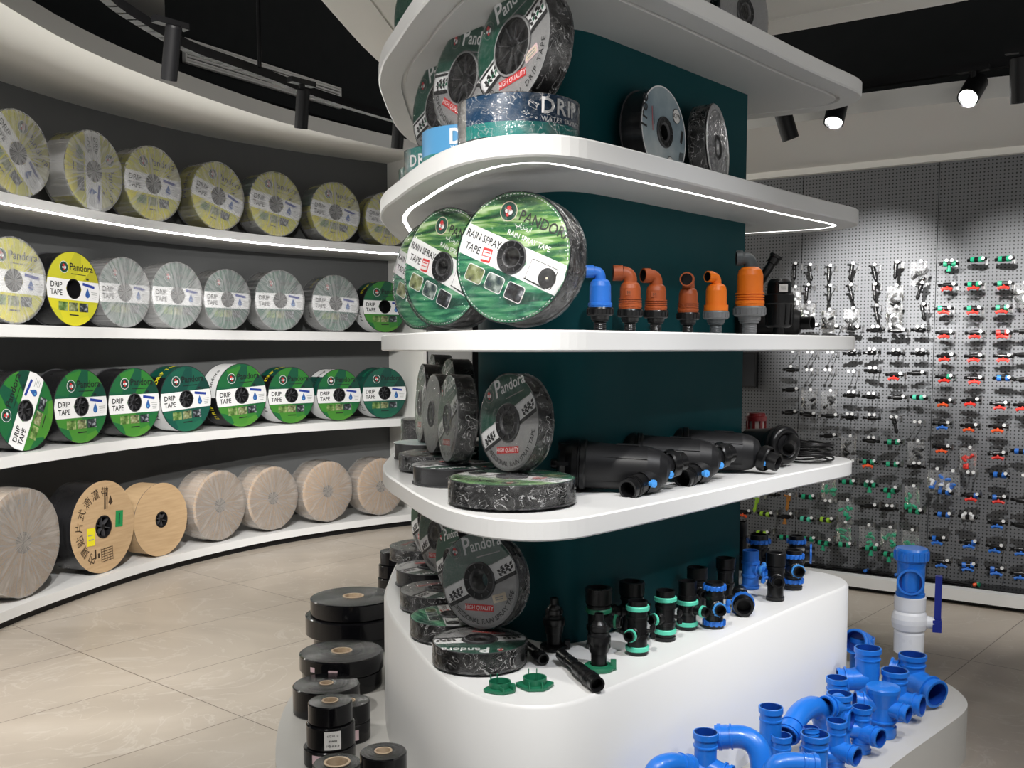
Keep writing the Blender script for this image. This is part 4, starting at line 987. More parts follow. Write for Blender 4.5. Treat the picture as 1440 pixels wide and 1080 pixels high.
film_roll(459, 960.5, 48, 0, [.086], [1], ['ribbed medium black roll standing alone on the platform rim'], core=.21)
film_roll(464.4, 985, 31.7, 0, [.05, .064, .056], [1.18, 1.10, 1], ['bottom roll of the narrow black stack with a pink sticker', 'black roll with a white handwritten note in the narrow stack', 'small top roll of the narrow black stack with a tan core'],
          {1: [(4, .044, .050, .5, PAPER, ('6寸×110', '#660#', '1卷 # # #'))], 0: [(-28, .03, .024, .6, PINKP, ())]}, core=.38)
film_roll(491, 985, 30, 0, [.055, .055], [1.03, 1], ['lower small roll half hidden right of the narrow stack', 'upper small roll half hidden right of the narrow stack'], {0: [(20, .012, .03, .5, PINKP, ())]}, core=.3)
film_roll(539, 1056, 34, 0, [.10, .10], [1, 1], ['lower small black roll against the podium at the bottom edge', 'upper small black roll against the podium at the bottom edge'], core=.38)
film_roll(474, 1072, 35, 0, [.075, .075], [1, 1], ['lower black roll at the bottom edge, under the wide cored one', 'black roll with the widest tan core at the bottom edge'], core=.55)
film_roll(556, 774, 23, 0, [.062, .062, .055, .055, .055], [1.05, 1.05, 1.05, 1.0, .95], ['bottom roll of the far stack behind the podium', 'second roll up in the far stack behind the podium', 'third roll up in the far stack behind the podium', 'fourth roll up in the far stack behind the podium', 'top roll of the far stack peeping behind the podium'], core=.3)
# ================================================================== VALVES ON THE SECOND SHELF
def mid_shelf(px, y0=2.083, k=.102 / .0866):
    a = (px - CX) / FPX; Y = y0 / (1 - 1.18 * a); return (a * Y, Y)
def air_valve(px, s, body, collar, base, eld, elr, label, neck=None, ribs=0, elen=.034, big=False, logo=False, hexc=False):
    """upright air valve: threaded foot, union collar, domed body and an elbow on top"""
    x, y = mid_shelf(px); t = thing('air_valve', (x, y, Z2), label, 'valve', toward((x, y)), 'air valves on the second shelf')
    S = Matrix.Scale(s, 4)
    mb = MB(); mb.M = S
    mb.lathe([(0, .011), (0, .0135)] + [(z, .0135 + (.0008 if i % 2 else 0)) for i, z in enumerate([.003 + .0022 * k for k in range(8)])] + [(.021, .0135), (.022, .0185), (.026, .0185), (.0262, .0205), (.033, .0215), (.036, .0215)], base, n=32, caps=(True, True)); mb.build('threaded_foot', t)
    mb = MB(); mb.M = S
    mb.lathe([(.0345, .020), (.0345, .0275), (.037, .0298), (.050, .0305), (.0535, .029), (.0535, .02)], collar, n=36)
    for k in range(18):
        a = 2 * math.pi * k / 18; mb.box((.0305, 0, .044), (.0012, .002, .012), collar, Matrix.Rotation(a, 4, 'Z'))
    mb.build('union_collar', t)
    mb = MB(); mb.M = S; H = .118 if not big else .128
    pr = [(.053, .0265), (.057, .0265), (.058, .0275), (.064, .0275), (.065, .0248), (H - .016, .0243), (H - .006, .0215), (H - .001, .0160), (H, .012), (H, .001)]
    if hexc: pr[2:4] = [(.054, .0285), (.068, .0285)]
    mb.lathe(pr, body, n=36)
    for k in range(ribs):
        z = .066 + k * .0052; mb.lathe([(z, .025), (z, .0272), (z + .0025, .0272), (z + .0025, .025)], body, n=36)
    if logo:
        mb.box((-.004, -.0243, .092), (.014, .0015, .014), body); mb.text('M', tx(-.004, .0875, -.0254), .011, INKB, 0, 'C')
    mb.build('valve_body', t)
    mb = MB(); mb.M = S; nm = neck or body; er = elr * .86
    d = Vector(eld).normalized()
    mb.lathe([(H - .004, er), (H + .006, er)], nm, n=24)
    c = (0, 0, H + .003 + er * 1.1); mb.elbow(c, (0, 0, -1), d, er * 1.15, er, nm, 22, 8)
    mb.pipe(tuple(Vector(c) + d * er * 1.2), d, elen, elr, nm, .2, BLACKM, 26)
    mb.build('elbow_outlet', t)
    return t
L_ = (-1, -.12, 0)
air_valve(843, 1.0, BLUEV, BLACK, BLACK, (-1, -.1, 0), .0145, 'bright blue air valve with black collar, leftmost on the second shelf', elen=.018)
air_valve(885, 1.0, BRICK, BLACK, BLACK, (-1, -.1, 0), .0185, 'brick red air valve with a wide side outlet, next to the bright blue valve', ribs=3, elen=.022, logo=True)
air_valve(921, 1.0, BRICK, BLACK, BLACK, (-1, -.55, 0), .0180, 'brick red air valve with its outlet turned partly to the front, right of its twin', ribs=3, elen=.018, logo=True)
air_valve(966, .98, BRICK, BLACK, BLACK, (-.12, -1, 0), .0185, 'brick red air valve whose round outlet faces the viewer', ribs=3, elen=.018)
air_valve(1005, 1.13, ORANGE, GREYV, DKGREYV, (-.8, -.7, 0), .0135, 'small orange air valve with a grey collar', hexc=True, elen=.014)
air_valve(1052, 1.48, ORANGE, GREYV, GREYV, (-1, -.15, 0), .0145, 'tallest orange air valve with a dark grey elbow on top', DKGREYV, 3, .012, True)
# black release valve with a label, pipe leaning on it, filter lying behind
x, y = mid_shelf(1093); t = thing('air_valve', (x, y, Z2), 'black ribbed valve with a small white label at the right end of the second shelf', 'valve', toward((x, y)), 'air valves on the second shelf')
mb = MB(); mb.lathe([(0, .016), (.022, .016), (.022, .03), (.026, .036), (.028, .038), (.09, .041), (.094, .044), (.118, .044), (.122, .036), (.155, .034), (.165, .026), (.168, .001)], BLACK, n=32, caps=(True, False))
for k in range(12): mb.box((.039, 0, .06), (.006, .004, .06), BLACK, Matrix.Rotation(k * math.pi / 6, 4, 'Z'))
mb.build('valve_body', t)
mb = MB(); mb.box((.012, -.0352, .137), (.024, .001, .022), PAPER); mb.box((.012, -.0362, .140), (.016, .0006, .003), INKG); mb.box((.012, -.0362, .134), (.014, .0006, .003), INKG); mb.build('label', t)
t = thing('pipe_fitting', (x - .060, y + .060, Z2), 'black pipe piece leaning diagonally against the labelled black valve', 'pipe fitting', 0)
mb = MB(); a = Vector((-.035, .01, .0)); b_ = Vector((.062, -.015, .17)); d = (b_ - a)
mb.lathe([(0, .018), (.02, .018), (.022, .014), (d.length - .03, .013), (d.length - .028, .017), (d.length - .01, .017), (d.length - .008, .02), (d.length, .02), (d.length, .012), (.0, .012)], BLACK, tuple(a + Vector((0, 0, .07))), d, 24); mb.lathe([(0, .017), (.06, .017), (.065, .024), (.08, .024)], BLACK, (-.035, .01, 0), (0, 0, 1), 20, (True, True)); mb.build('pipe_body', t)
p = on(1112, 468, Z2) if 0 else (1.0 * .29 * 3.2, 3.22)
t = thing('disc_filter', (.80, 3.16, Z2), 'black cylindrical filter lying on its side behind the labelled valve', 'filter', toward((.9, 3.1)))
mb = MB(); mb.lathe([(-.10, .02), (-.095, .035), (-.06, .040), (.08, .040), (.095, .032), (.10, .001)], BLACKM, (0, 0, .041), (1, -.1, 0), 32); mb.build('housing', t)
mb = MB(); mb.pipe((.08, -.01, .038), (1, -.5, 0), .055, .020, BLACK, .2, BLACKM); mb.build('outlet', t)

# ================================================================== FIRST SHELF FILTERS
def y_filter(x, y, yaw, label, sc=1.0, back_dir=(.75, .75, .1), front=True):
    t = thing('screen_filter', (x, y, Z1), label, 'filter', yaw, 'black screen filters on the first shelf')
    S = Matrix.Scale(sc, 4); R = .060
    tilt = Matrix.Translation((0, 0, R)) @ Matrix.Rotation(R_(2), 4, 'Y')
    mb = MB(); mb.M = S @ tilt
    mb.lathe([(-.085, .055), (-.078, .0585), (.07, .054), (.10, .047), (.118, .034), (.126, .015), (.127, .001)], BLACKM, (0, 0, 0), (1, 0, 0), 44)
    for a in (35, 150, 215, 330): mb.box((0, .0565, 0), (.14, .002, .0025), BLACKM, Matrix.Rotation(R_(a), 4, 'X'))
    mb.box((.02, 0, .0565), (.055, .022, .0025), BLACKM); mb.build('housing', t)
    mb = MB(); mb.M = S @ tilt
    mb.lathe([(-.078, .061), (-.082, .064), (-.092, .064), (-.094, .060), (-.098, .060), (-.100, .063), (-.112, .062), (-.128, .056), (-.142, .042), (-.150, .022), (-.151, .001)], BLACK, (0, 0, 0), (1, 0, 0), 40)
    for k in range(6):
        mb.box((-.122, 0, .05), (.052, .009, .018), BLACK, Matrix.Rotation(k * math.pi / 3 + .4, 4, 'X'))
    mb.lathe([(-.148, .012), (-.166, .011), (-.168, .001)], BLACK, (0, 0, 0), (1, 0, 0), 16); mb.build('cap', t)
    if front:
        d = Vector((-.50, -.82, -.18)).normalized(); o = (.075, -.02, .045 - .010)
        mb = MB(); mb.M = S
        mb.lathe([(0, .036), (.04, .028)], BLACKM, o, d, 28); mb.pipe(tuple(Vector(o) + d * .035), d, .062, .0255, BLACK, .22, BLACKM, 28)
        for k in range(3): mb.lathe([(.045 + k * .006, .0255), (.0455 + k * .006, .0275), (.048 + k * .006, .0275), (.0485 + k * .006, .0255)], BLACK, tuple(Vector(o) + d * .02), d, 28)
        out = mb.build('front_outlet', t)
        mb = MB(); mb.M = S; mb.lathe([(0, .006), (.010, .006), (.0105, .0095), (.018, .0095), (.0185, .004), (.02, .004)], BLUEL, tuple(Vector(o) + d * .035 + Vector((.018, -.014, .0))), (.75, -.65, .08), 10, (True, True)); q_ = mb.build('blue_plug', out)
    d = Vector(back_dir).normalized(); o = (.085, .01, .058)
    mb = MB(); mb.M = S
    mb.lathe([(0, .034), (.05, .026)], BLACKM, o, d, 28); mb.lathe([(.045, .034), (.050, .037), (.068, .037), (.073, .034)], BLACK, o, d, 8); mb.pipe(tuple(Vector(o) + d * .06), d, .04, .025, BLACK, .2, BLACKM, 28)
    out = mb.build('rear_outlet', t)
    mb = MB(); mb.M = S; mb.lathe([(0, .006), (.012, .006), (.0125, .0095), (.020, .0095), (.0205, .004), (.022, .004)], BLUEL, tuple(Vector(o) + d * .03 + Vector((.010, -.024, -.016))), (.55, -.8, -.05), 10, (True, True)); mb.build('blue_plug', out)
    return t
y_filter(.262, 2.47, R_(-8), 'black screen filter nearest the island nose, first of the three alike')
y_filter(.425, 2.665, R_(-8), 'middle one of the three black screen filters on the first shelf')
y_filter(.580, 2.86, R_(-8), 'black screen filter farthest right of the three alike', back_dir=(.80, -.45, -.25), front=False)
# ringed disc filter
t = thing('disc_filter', (.80, 3.02, Z1), 'round black disc filter with a ring face and stubby pipe, beyond the three screen filters', 'filter', R_(14))
mb = MB(); ax = Vector((.25, -1, .05)).normalized(); c0 = Vector((0, 0, .062))
mb.lathe([(-.15, .03), (-.13, .045), (-.02, .050), (0, .058), (.012, .060), (.020, .056), (.030, .046)], BLACK, tuple(c0), ax, 40); mb.build('housing', t)
mb = MB(); pts = []; u = ax.cross(Vector((0, 0, 1))).normalized(); v = ax.cross(u)
for k in range(28):
    a = 2 * math.pi * k / 28; pts.append(tuple(c0 + ax * .026 + (u * math.cos(a) + v * math.sin(a)) * .044))
mb.bend(pts, .0145, BLACK, 14, closed=True); mb.lathe([(.018, .036), (.03, .034), (.032, .001)], BLACKM, tuple(c0), ax, 28); mb.build('ring', t)
mb = MB(); mb.bend([tuple(c0 + ax * .03 + Vector((.02, 0, .012))), tuple(c0 + ax * .05 + Vector((.008, 0, .006))), tuple(c0 + ax * .065 + Vector((-.012, 0, -.004)))], [.022, .022, .020], BLACK, 20)
d = Vector((-.62, -.75, -.16)).normalized(); mb.pipe(tuple(c0 + ax * .058 + Vector((-.004, 0, -.001))), d, .045, .020, BLACK, .2, BLACKM); mb.build('outlet', t)
t = thing('red_filter_cartridge', (.80, 3.30, Z1), 'dark red windowed filter cartridge standing at the back of the first shelf', 'filter', 0)
mb = MB(); mb.lathe([(0, .033), (.02, .033), (.02, .026), (.115, .026), (.115, .034), (.128, .034), (.132, .030), (.140, .028), (.142, .001)], REDD, n=28, caps=(True, False))
for k in range(8): mb.box((.030, 0, .068), (.006, .008, .10), REDD, Matrix.Rotation(k * math.pi / 4 + .3, 4, 'Z'))
mb.build('cage', t); mb = MB(); mb.lathe([(.022, .0275), (.114, .0275)], mat('filter_mesh_cream', (.45, .40, .36), .7), n=28); mb.build('mesh', t)
p = on(1155, 644, Z1); t = thing('tubing_coil', (.925, 3.13, Z1), 'loosely coiled thin black tubing at the right end of the first shelf', 'tubing', 0)
mb = MB(); pts = []; rnd = random.Random(5)
for k in range(12 * 22):
    a = 2 * math.pi * k / 22; q = k / 22; r = .062 + .014 * math.sin(q * 2.1) + rnd.uniform(-.0012, .0012)
    pts.append((r * math.cos(a), r * math.sin(a), .005 + (q * .0049) + .004 * math.sin(a * 1 + q)))
mb.bend(pts, .0033, BLACK, 8); mb.build('tube', t)
t = thing('elbow_pipe', (.69, 2.985, Z1), 'short black pipe bend beside the ringed disc filter', 'pipe fitting', 0)
mb = MB(); mb.lathe([(0, .024), (.05, .024)], BLACK, (-.05, .035, .05), (.05, -.04, -.02), 24); mb.pipe((-.015, 0, .034), (.55, -.8, -.12), .05, .027, BLACK, .18, BLACKM); mb.lathe([(0, .031), (.012, .031)], BLACK, (-.012, -.004, .034), (.55, -.8, -.12), 24, (True, True)); mb.build('pipe_body', t)

# ================================================================== PODIUM FITTINGS
def compression_tee(px, yb, h, r, label, ringc, body=BLACK, branch=None, rings=(.12, .80), handle=None, Y=None, bc=None, top_ext=0, nutc=None, group='pipe fittings on the podium', brr=.5, brz=.45, zb=None, blen=1.5):
    zb = ZP if zb is None else zb
    if Y: d_ = ray(px, 700); x, y = d_.x / d_.y * Y, Y
    else:
        f = on(px, yb, zb); v = Vector((f.x, f.y)); v = v + v.normalized() * r; x, y = v.x, v.y
    t = thing('pipe_connector', (x, y, zb), label, 'pipe fitting', toward((x, y)), group)
    mb = MB(); mb.pipe((0, 0, 0), (0, 0, 1), h, r * .84, body, .16, BLACKM if body is BLACK else body, 28)
    for z in (.0, .30, .64): mb.lathe([(h * z, r * .84), (h * z + .001, r * .95), (h * (z + .07), r * .95), (h * (z + .07) + .001, r * .84)], body, n=28)
    if top_ext: mb.lathe([(h * .72, r * .84), (h * .74, r * 1.02), (h * .99, r * 1.04), (h, r * 1.0), (h, r * .8)], body, n=16)
    mb.build('body', t)
    if ringc:
        for z in rings:
            mb = MB(); mb.lathe([(h * z - .005, r * .85), (h * z - .005, r * .96), (h * z - .003, r * 1.02), (h * z + .005, r * 1.02), (h * z + .007, r * .96), (h * z + .007, r * .85)], ringc, n=28)
            if nutc:
                for k in range(14): mb.box((r * 1.04, 0, h * z + .001), (r * .10, r * .2, .013), ringc, Matrix.Rotation(2 * math.pi * k / 14, 4, 'Z'))
            mb.build('lock_ring', t)
    if branch:
        a = R_(branch); d = Vector((math.sin(a), -math.cos(a), 0)); rb = r * brr; L = r * blen
        mb = MB(); mb.lathe([(0, rb * 1.35), (r * .9, rb * 1.2), (r * 1.0, rb)], body, (0, 0, h * brz), d, 24); mb.pipe(tuple(d * r * .9 + Vector((0, 0, h * brz))), d, L - r * .6, rb * .9, body, .2, BLACKM if body is BLACK else body, 24); bo = mb.build('branch', t)
        mb = MB(); q = bc or ringc or body; o = tuple(d * (L * .86) + Vector((0, 0, h * brz))); mb.lathe([(0, rb * .92), (0, rb * 1.12), (.006, rb * 1.12), (.006, rb * .92)], q, o, d, 24)
        if nutc:
            for k in range(8):
                aa = 2 * math.pi * k / 8; u_ = d.cross(Vector((0, 0, 1))); pp = Vector(o) + d * .0045 + (u_ * math.cos(aa) + Vector((0, 0, 1)) * math.sin(aa)) * rb * 1.12; mb.box(tuple(pp), (.0035, .0035, .0035), q)
        mb.build('branch_nut', bo)
    if handle is not None:
        a = R_(handle[0]); d = Vector((math.sin(a), -math.cos(a), 0)); c = d * r * 1.25 + Vector((0, 0, h * brz + .004)); m_ = handle[1]
        mb = MB(); mb.lathe([(0, r * .18), (r * .5, r * .18)], m_, tuple(d * r * .8 + Vector((0, 0, h * brz + .004))), d, 12)
        up_ = Vector((0, 0, 1))
        for s_ in (-1, 1):
            mb.bend([tuple(c), tuple(c + up_ * s_ * r * .35 + d * r * .06), tuple(c + up_ * s_ * r * .62 + d * r * .12)], [r * .16, r * .28, r * .18], m_, 10)
        mb.build('tap_handle', t)
    return t
G_ = 'pipe fittings on the podium'
compression_tee(896, 924, .131, .0285, 'mint-banded black tee nearest the viewer, small mint-ringed outlet low in front', MINT, branch=-25, rings=(.10, .86), handle=(80, BLACK), brz=.40)
compression_tee(935, 904, .128, .0285, 'black tee with pale mint rings, second of the mint-banded ones', MINT, branch=-45, rings=(.17, .82), handle=(75, BLACK), brz=.45)
compression_tee(966, 888, .128, .0285, 'black tee with a long plain neck, mint rings and outlet to the right', MINT, branch=55, rings=(.10, .55), handle=None, brz=.42, blen=1.9)
compression_tee(1004, 886, .122, .0285, 'black tee with two blue lock rings and a light blue front nut', BLUEV, branch=20, rings=(.10, .88), handle=(75, BLUEV), bc=BLUEL, nutc=True, brz=.46, brr=.58)
compression_tee(890, 0, .137, .032, 'plain black tee standing behind the nearest mint-banded one', None, branch=-80, handle=(85, BLACK), Y=2.60, top_ext=1, brz=.42)
compression_tee(982, 0, .124, .028, 'plain black threaded coupling standing against the column, behind the blue-ringed tee', None, branch=25, Y=2.83, top_ext=1)
compression_tee(1022, 0, .120, .028, 'black coupling with ribbed top by the column corner', None, Y=2.98, top_ext=1)
compression_tee(1055, 830, .118, .030, 'all-blue tee with a light blue tap, right of the column', None, BLUEV, branch=60, handle=(85, BLUEL), bc=BLUEL, brz=.5)
compression_tee(1068, 0, .142, .036, 'tall black tee with one blue ring behind the all-blue tee', BLUEV, branch=70, rings=(.84,), Y=3.24, bc=BLUED, nutc=True, top_ext=0)
compression_tee(1090, 847, .142, .028, 'black ribbed tee with round open outlet towards the viewer, right part of the podium', None, branch=10, handle=(-75, BLUEV), top_ext=1, brz=.44, brr=.6)
compression_tee(1115, 831, .121, .030, 'black tee with blue nuts and light blue outlet ring near the podium tip', BLUEV, branch=20, rings=(.20, .84), bc=BLUEL, nutc=True, handle=(-80, BLUEV), brr=.62, brz=.52)
compression_tee(1121, 0, .131, .030, 'blue-ringed tee standing farthest back near the podium tip', BLUEV, branch=90, rings=(.85,), Y=3.28, bc=BLUEV, nutc=True, brr=.95, brz=.55, blen=1.7)
compression_tee(1043, 0, .163, .024, 'slim plain black pipe piece standing behind the column edge', None, Y=3.36)
# reducers on green saddles
def saddle_valve(px, yb, h, label, Y=None, sad=True, r=.026):
    if Y: d_ = ray(px, 700); x, y = d_.x / d_.y * Y, Y
    else:
        f = on(px, yb, ZP); v = Vector((f.x, f.y)); v = v + v.normalized() * (r + .012 * bool(sad)); x, y = v.x, v.y
    t = thing('quick_coupling_valve', (x, y, ZP), label, 'valve', toward((x, y)), G_)
    k = h / .13
    mb = MB(); mb.lathe([(z * k, q * r / .026) for z, q in ((.004, .018), (.040, .019), (.041, .022), (.060, .024), (.061, .0265), (.067, .0275), (.078, .0275), (.080, .022), (.085, .021), (.087, .0185), (.105, .0175), (.112, .012), (.115, .0105), (.13, .0105), (.13, .007), (.12, .007))], BLACK, n=32); mb.build('body', t)
    mb = MB(); mb.lathe([(.084 * k, r * .72), (.090 * k, r * .86), (.100 * k, r * .84), (.106 * k, r * .6)], BLACK, n=6); mb.build('hex_nut', t)
    if sad:
        mb = MB(); mb.lathe([(0, .0), (0, r * 1.35), (.005, r * 1.38), (.010, r * 1.30), (.012, r * .8)], GREENS if sad == 1 else BLACK, n=32)
        mb.box((r * 1.3, 0, .012), (r * .5, .016, .020), GREENS if sad == 1 else BLACK); mb.build('saddle_foot', t)
saddle_valve(779, 919, .128, 'black stepped valve on a dark saddle foot, next to the lying reel', sad=2)
saddle_valve(842, 949, .132, 'black stepped valve on a green saddle foot, nearest of the standing valves')
compression_tee(843, 0, .152, .032, 'black coupling with green band behind the green-footed valve', GREENS, rings=(.62,), Y=2.47, top_ext=1, branch=75, bc=GREENS)
def lying(a, b_, r, label, name='pipe_fitting', ring=None, zb=None):
    """a fitting lying on the podium from pixel a (far end) to pixel b (open end)"""
    zb = ZP if zb is None else zb
    p, q = on(*a, zb), on(*b_, zb); d = q - p; L = d.length
    t = thing(name, (p.x, p.y, zb), label, 'pipe fitting', math.atan2(d.y, d.x), G_)
    mb = MB(); mb.lathe([(0, .001), (0, r * .8), (L * .22, r * .8), (L * .24, r * .62), (L * .42, r * .66), (L * .5, r * .9), (L * .68, r * .95), (L * .72, r * .78), (L * .78, r * .78)], BLACK, (0, 0, r), (1, 0, 0), 28)
    mb.pipe((L * .76, 0, r), (1, 0, 0), L * .26, r * .98, BLACK, .25, BLACKM)
    for k in range(3): mb.lathe([(L * (.80 + k * .05), r * .98), (L * (.81 + k * .05), r * 1.08), (L * (.83 + k * .05), r * 1.0)], BLACK, (0, 0, r), (1, 0, 0), 28)
    mb.box((L * .35, 0, r * 1.5), (L * .12, r * .9, r * .5), BLACK); mb.build('body', t)
    if ring:
        mb = MB(); mb.lathe([(L * .70, r * .8), (L * .70, r * 1.15), (L * .82, r * 1.2), (L * .82, r * .9)], ring, (0, 0, r), (1, 0, 0), 28)
        for k in range(14): mb.box((L * .76, r * 1.15, 0), (L * .11, r * .12, r * .2), ring, Matrix.Translation((0, 0, r)) @ Matrix.Rotation(2 * math.pi * k / 14, 4, 'X'))
        mb.build('lock_ring', t)
lying((789, 931), (839, 974), .0175, 'long black hose connector lying diagonally near the podium rim')
lying((738, 914), (764, 936), .014, 'short black hose connector lying against the nearest flat reel')
lying((1040, 846), (1046, 868), .027, 'black elbow lying with a blue ring and wide mouth, middle of the podium', ring=BLUEV)
def saddle_clip(px, py, yaw, label, sc=1.0):
    p = on(px, py, ZP); t = thing('saddle_clip', (p.x, p.y, ZP), label, 'pipe saddle', yaw, 'green saddle clips on the podium rim')
    mb = MB(); mb.M = Matrix.Scale(sc, 4)
    P = [(-.042, .006), (-.030, .016), (.0, .026), (.030, .016), (.042, .006), (.042, -.002), (.026, -.030), (.016, -.040), (-.016, -.040), (-.026, -.030), (-.042, -.002)][::-1]
    mb.prism(P, 0, .006, GREENS)
    for x_ in (-.014, .014): mb.box((x_, -.028, .010), (.003, .026, .010), GREENS)
    for x_ in (-.012, .006): mb.box((x_, .022, .018), (.002, .003, .026), GREENS)
    mb.build('base_plate', t)
    mb = MB(); mb.M = Matrix.Scale(sc, 4); mb.lathe([(.004, .026), (.020, .0265), (.020, .0235), (.006, .0225), (.006, .001)], GREENS, n=36); mb.build('ring_cup', t)
saddle_clip(703, 970, R_(32), 'green saddle clip pointing to the right at the very front of the podium', .92)
saddle_clip(752, 965, R_(3), 'larger green saddle clip squarely facing the viewer, right of its twin', 1.0)

# ================================================================== BLUE FITTINGS ON THE PLATFORM
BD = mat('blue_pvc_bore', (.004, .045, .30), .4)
def blue_fitting(px, Y, h, rpx, label, arms=(), cap=False, flare=0, thread=False, name='pvc_fitting', below=True):
    d_ = ray(px, 1000); x, y = d_.x / d_.y * Y, Y; r = rpx * Y * _c / FPX
    t = thing(name, (x, y, ZPL), label, 'pipe fitting', toward((x, y)), 'blue pvc fittings on the platform')
    mb = MB()
    if cap:
        mb.lathe([(0, r * .84), (0, r * .9), (.008, r * .95), (.03, r * .95), (.032, r * .84), (h * .45, r * .82), (h * .6, r * .86), (h * .9, r * 1.12), (h * .97, r * 1.14), (h, r * 1.08), (h + .003, r * .5), (h + .0035, .001)], BLUE, n=32)
        mb.lathe([(h * .30, r * .84), (h * .305, r * .98), (h * .335, r * .98), (h * .34, r * .84)], BLUE, n=32)
    elif thread:
        mb.lathe([(0, r * .9), (h * .5, r * .9), (h * .5, r * 1.25), (h * .62, r * 1.25), (h * .62, r)] + [(h * (.64 + .32 * k / 12), r * (1.0 if k % 2 else .93)) for k in range(13)] + [(h, r * .9), (h, r * .8), (h * .7, r * .78), (h * .7, .001)], [BLUE] * 17 + [BLUE, BD], n=28)
    else:
        mb.pipe((0, 0, 0), (0, 0, 1), h, r * .88, BLUE, .10, BD, 32, depth=min(h * .8, r * 1.9), ring=1 if 0 else 0)
        mb.lathe([(h - .036, r * .88), (h - .0352, r * .95), (h - .031, r * .95), (h - .030, r * .88)], BLUE, n=32)
        mb.lathe([(h - .016, r * .88), (h - .0145, r * 1.0), (h - .001, r * 1.0), (h, r * .97), (h, r * .80)], BLUE, n=32)
        mb.lathe([(0, r * .8), (0, r * .98), (.010, r * 1.0), (.011, r * .88)], BLUE, n=32)
        if h > .1: mb.lathe([(.026, r * .88), (.0265, r * .96), (.030, r * .96), (.031, r * .88)], BLUE, n=32)
    mb.build('body', t)
    for (az, el, z, L, rr, *kind) in arms:
        a, e = R_(az), R_(el); d = Vector((math.sin(a) * math.cos(e), -math.cos(a) * math.cos(e), math.sin(e))); rr = rr * r
        mb = MB(); o = Vector((0, 0, z * h)); mb.lathe([(0, rr * 1.0), (L * .5, rr * .9)], BLUE, tuple(o), d, 28)
        if kind and kind[0] == 'down':   # bend that turns down
            mb.elbow(tuple(o + d * L * .9), tuple(-d), (kind[1], kind[2], kind[3]), rr * 1.3, rr * .9, BLUE, 24)
            d2 = Vector(kind[1:4]).normalized(); o2 = o + d * L * .9 + d2 * rr * 1.2
            mb.pipe(tuple(o2), d2, rr * 1.2, rr * 1.0, BLUE, .12, BD, 28)
        else:
            q = o + d * L * .42; L2 = L * .58
            mb.pipe(tuple(q), d, L2, rr * .88, BLUE, .10, BD, 28)
            mb.lathe([(L2 * .45, rr * .88), (L2 * .46, rr * 1.04), (L2 * .56, rr * 1.04), (L2 * .57, rr * .88)], BLUE, tuple(q), d, 28)
            mb.lathe([(L2 * .80, rr * .88), (L2 * .81, rr), (L2 * .99, rr), (L2, rr * .97), (L2, rr * .8)], BLUE, tuple(q), d, 28)
        mb.build('socket_arm', t)
    return t
blue_fitting(993, 2.33, .212, 18.5, 'blue tee with a round open top, third from the left along the podium foot', [(-60, 0, .55, .07, 1), (70, -10, .6, .065, .9)])
blue_fitting(1084, 2.50, .212, 17.5, 'tall plain blue coupling standing against the podium, left of the big elbow')
blue_fitting(1141, 2.53, .146, 12.5, 'slim blue fitting with a threaded top ringed by taller ones', thread=True)
blue_fitting(1180, 2.72, .170, 18.5, 'flat-capped blue tee with a dark open mouth facing front left', [(-35, 4, .82, .062, .86), (70, 0, .6, .035, .85)], cap=False)
blue_fitting(1176, 2.86, .168, 15.5, 'blue coupling standing behind the flat-capped tee, close to the podium wall')
blue_fitting(1218, 3.01, .211, 19, 'tall blue cross with arms both sides beside the podium corner', [(-80, -8, .55, .085, .95)])
blue_fitting(1209, 3.30, .160, 18, 'blue elbow peeping behind the tall cross at the podium corner', [(-20, 20, .85, .07, 1.0)])
blue_fitting(1257, 2.99, .148, 19, 'wide-mouthed blue tee in front of the wye, its socket pointing right', [(70, 0, .38, .085, .82)])
blue_fitting(1281, 3.14, .150, 19.5, 'thick-rimmed blue wye with a large dark mouth facing right', [(45, -8, .45, .105, 1.05), (-95, 15, .5, .075, .9)])
blue_fitting(1241, 2.85, .146, 21, 'blue domed-cap tee in the front row nearest the platform rim', [(65, -4, .60, .078, .62), (-75, 6, .62, .08, .7)], cap=True)
blue_fitting(1212, 2.73, .128, 14.5, 'narrow blue tee in the front row with a socket to the right', [(55, 0, .45, .062, 1.0), (-70, 0, .50, .06, .95)])
blue_fitting(1177, 2.60, .138, 14.5, 'narrow blue tee at the front, joined rims left of the similar front row tee', [(60, -4, .45, .062, 1.0), (-70, 0, .3, .05, .9)])
blue_fitting(1147, 2.50, .142, 21, 'broad blue coupling at the front near the bottom edge', [(-60, 0, .45, .055, .55)])
blue_fitting(1100, 2.47, .150, 15, 'narrow round-mouthed blue coupling between the tall coupling and the broad one')
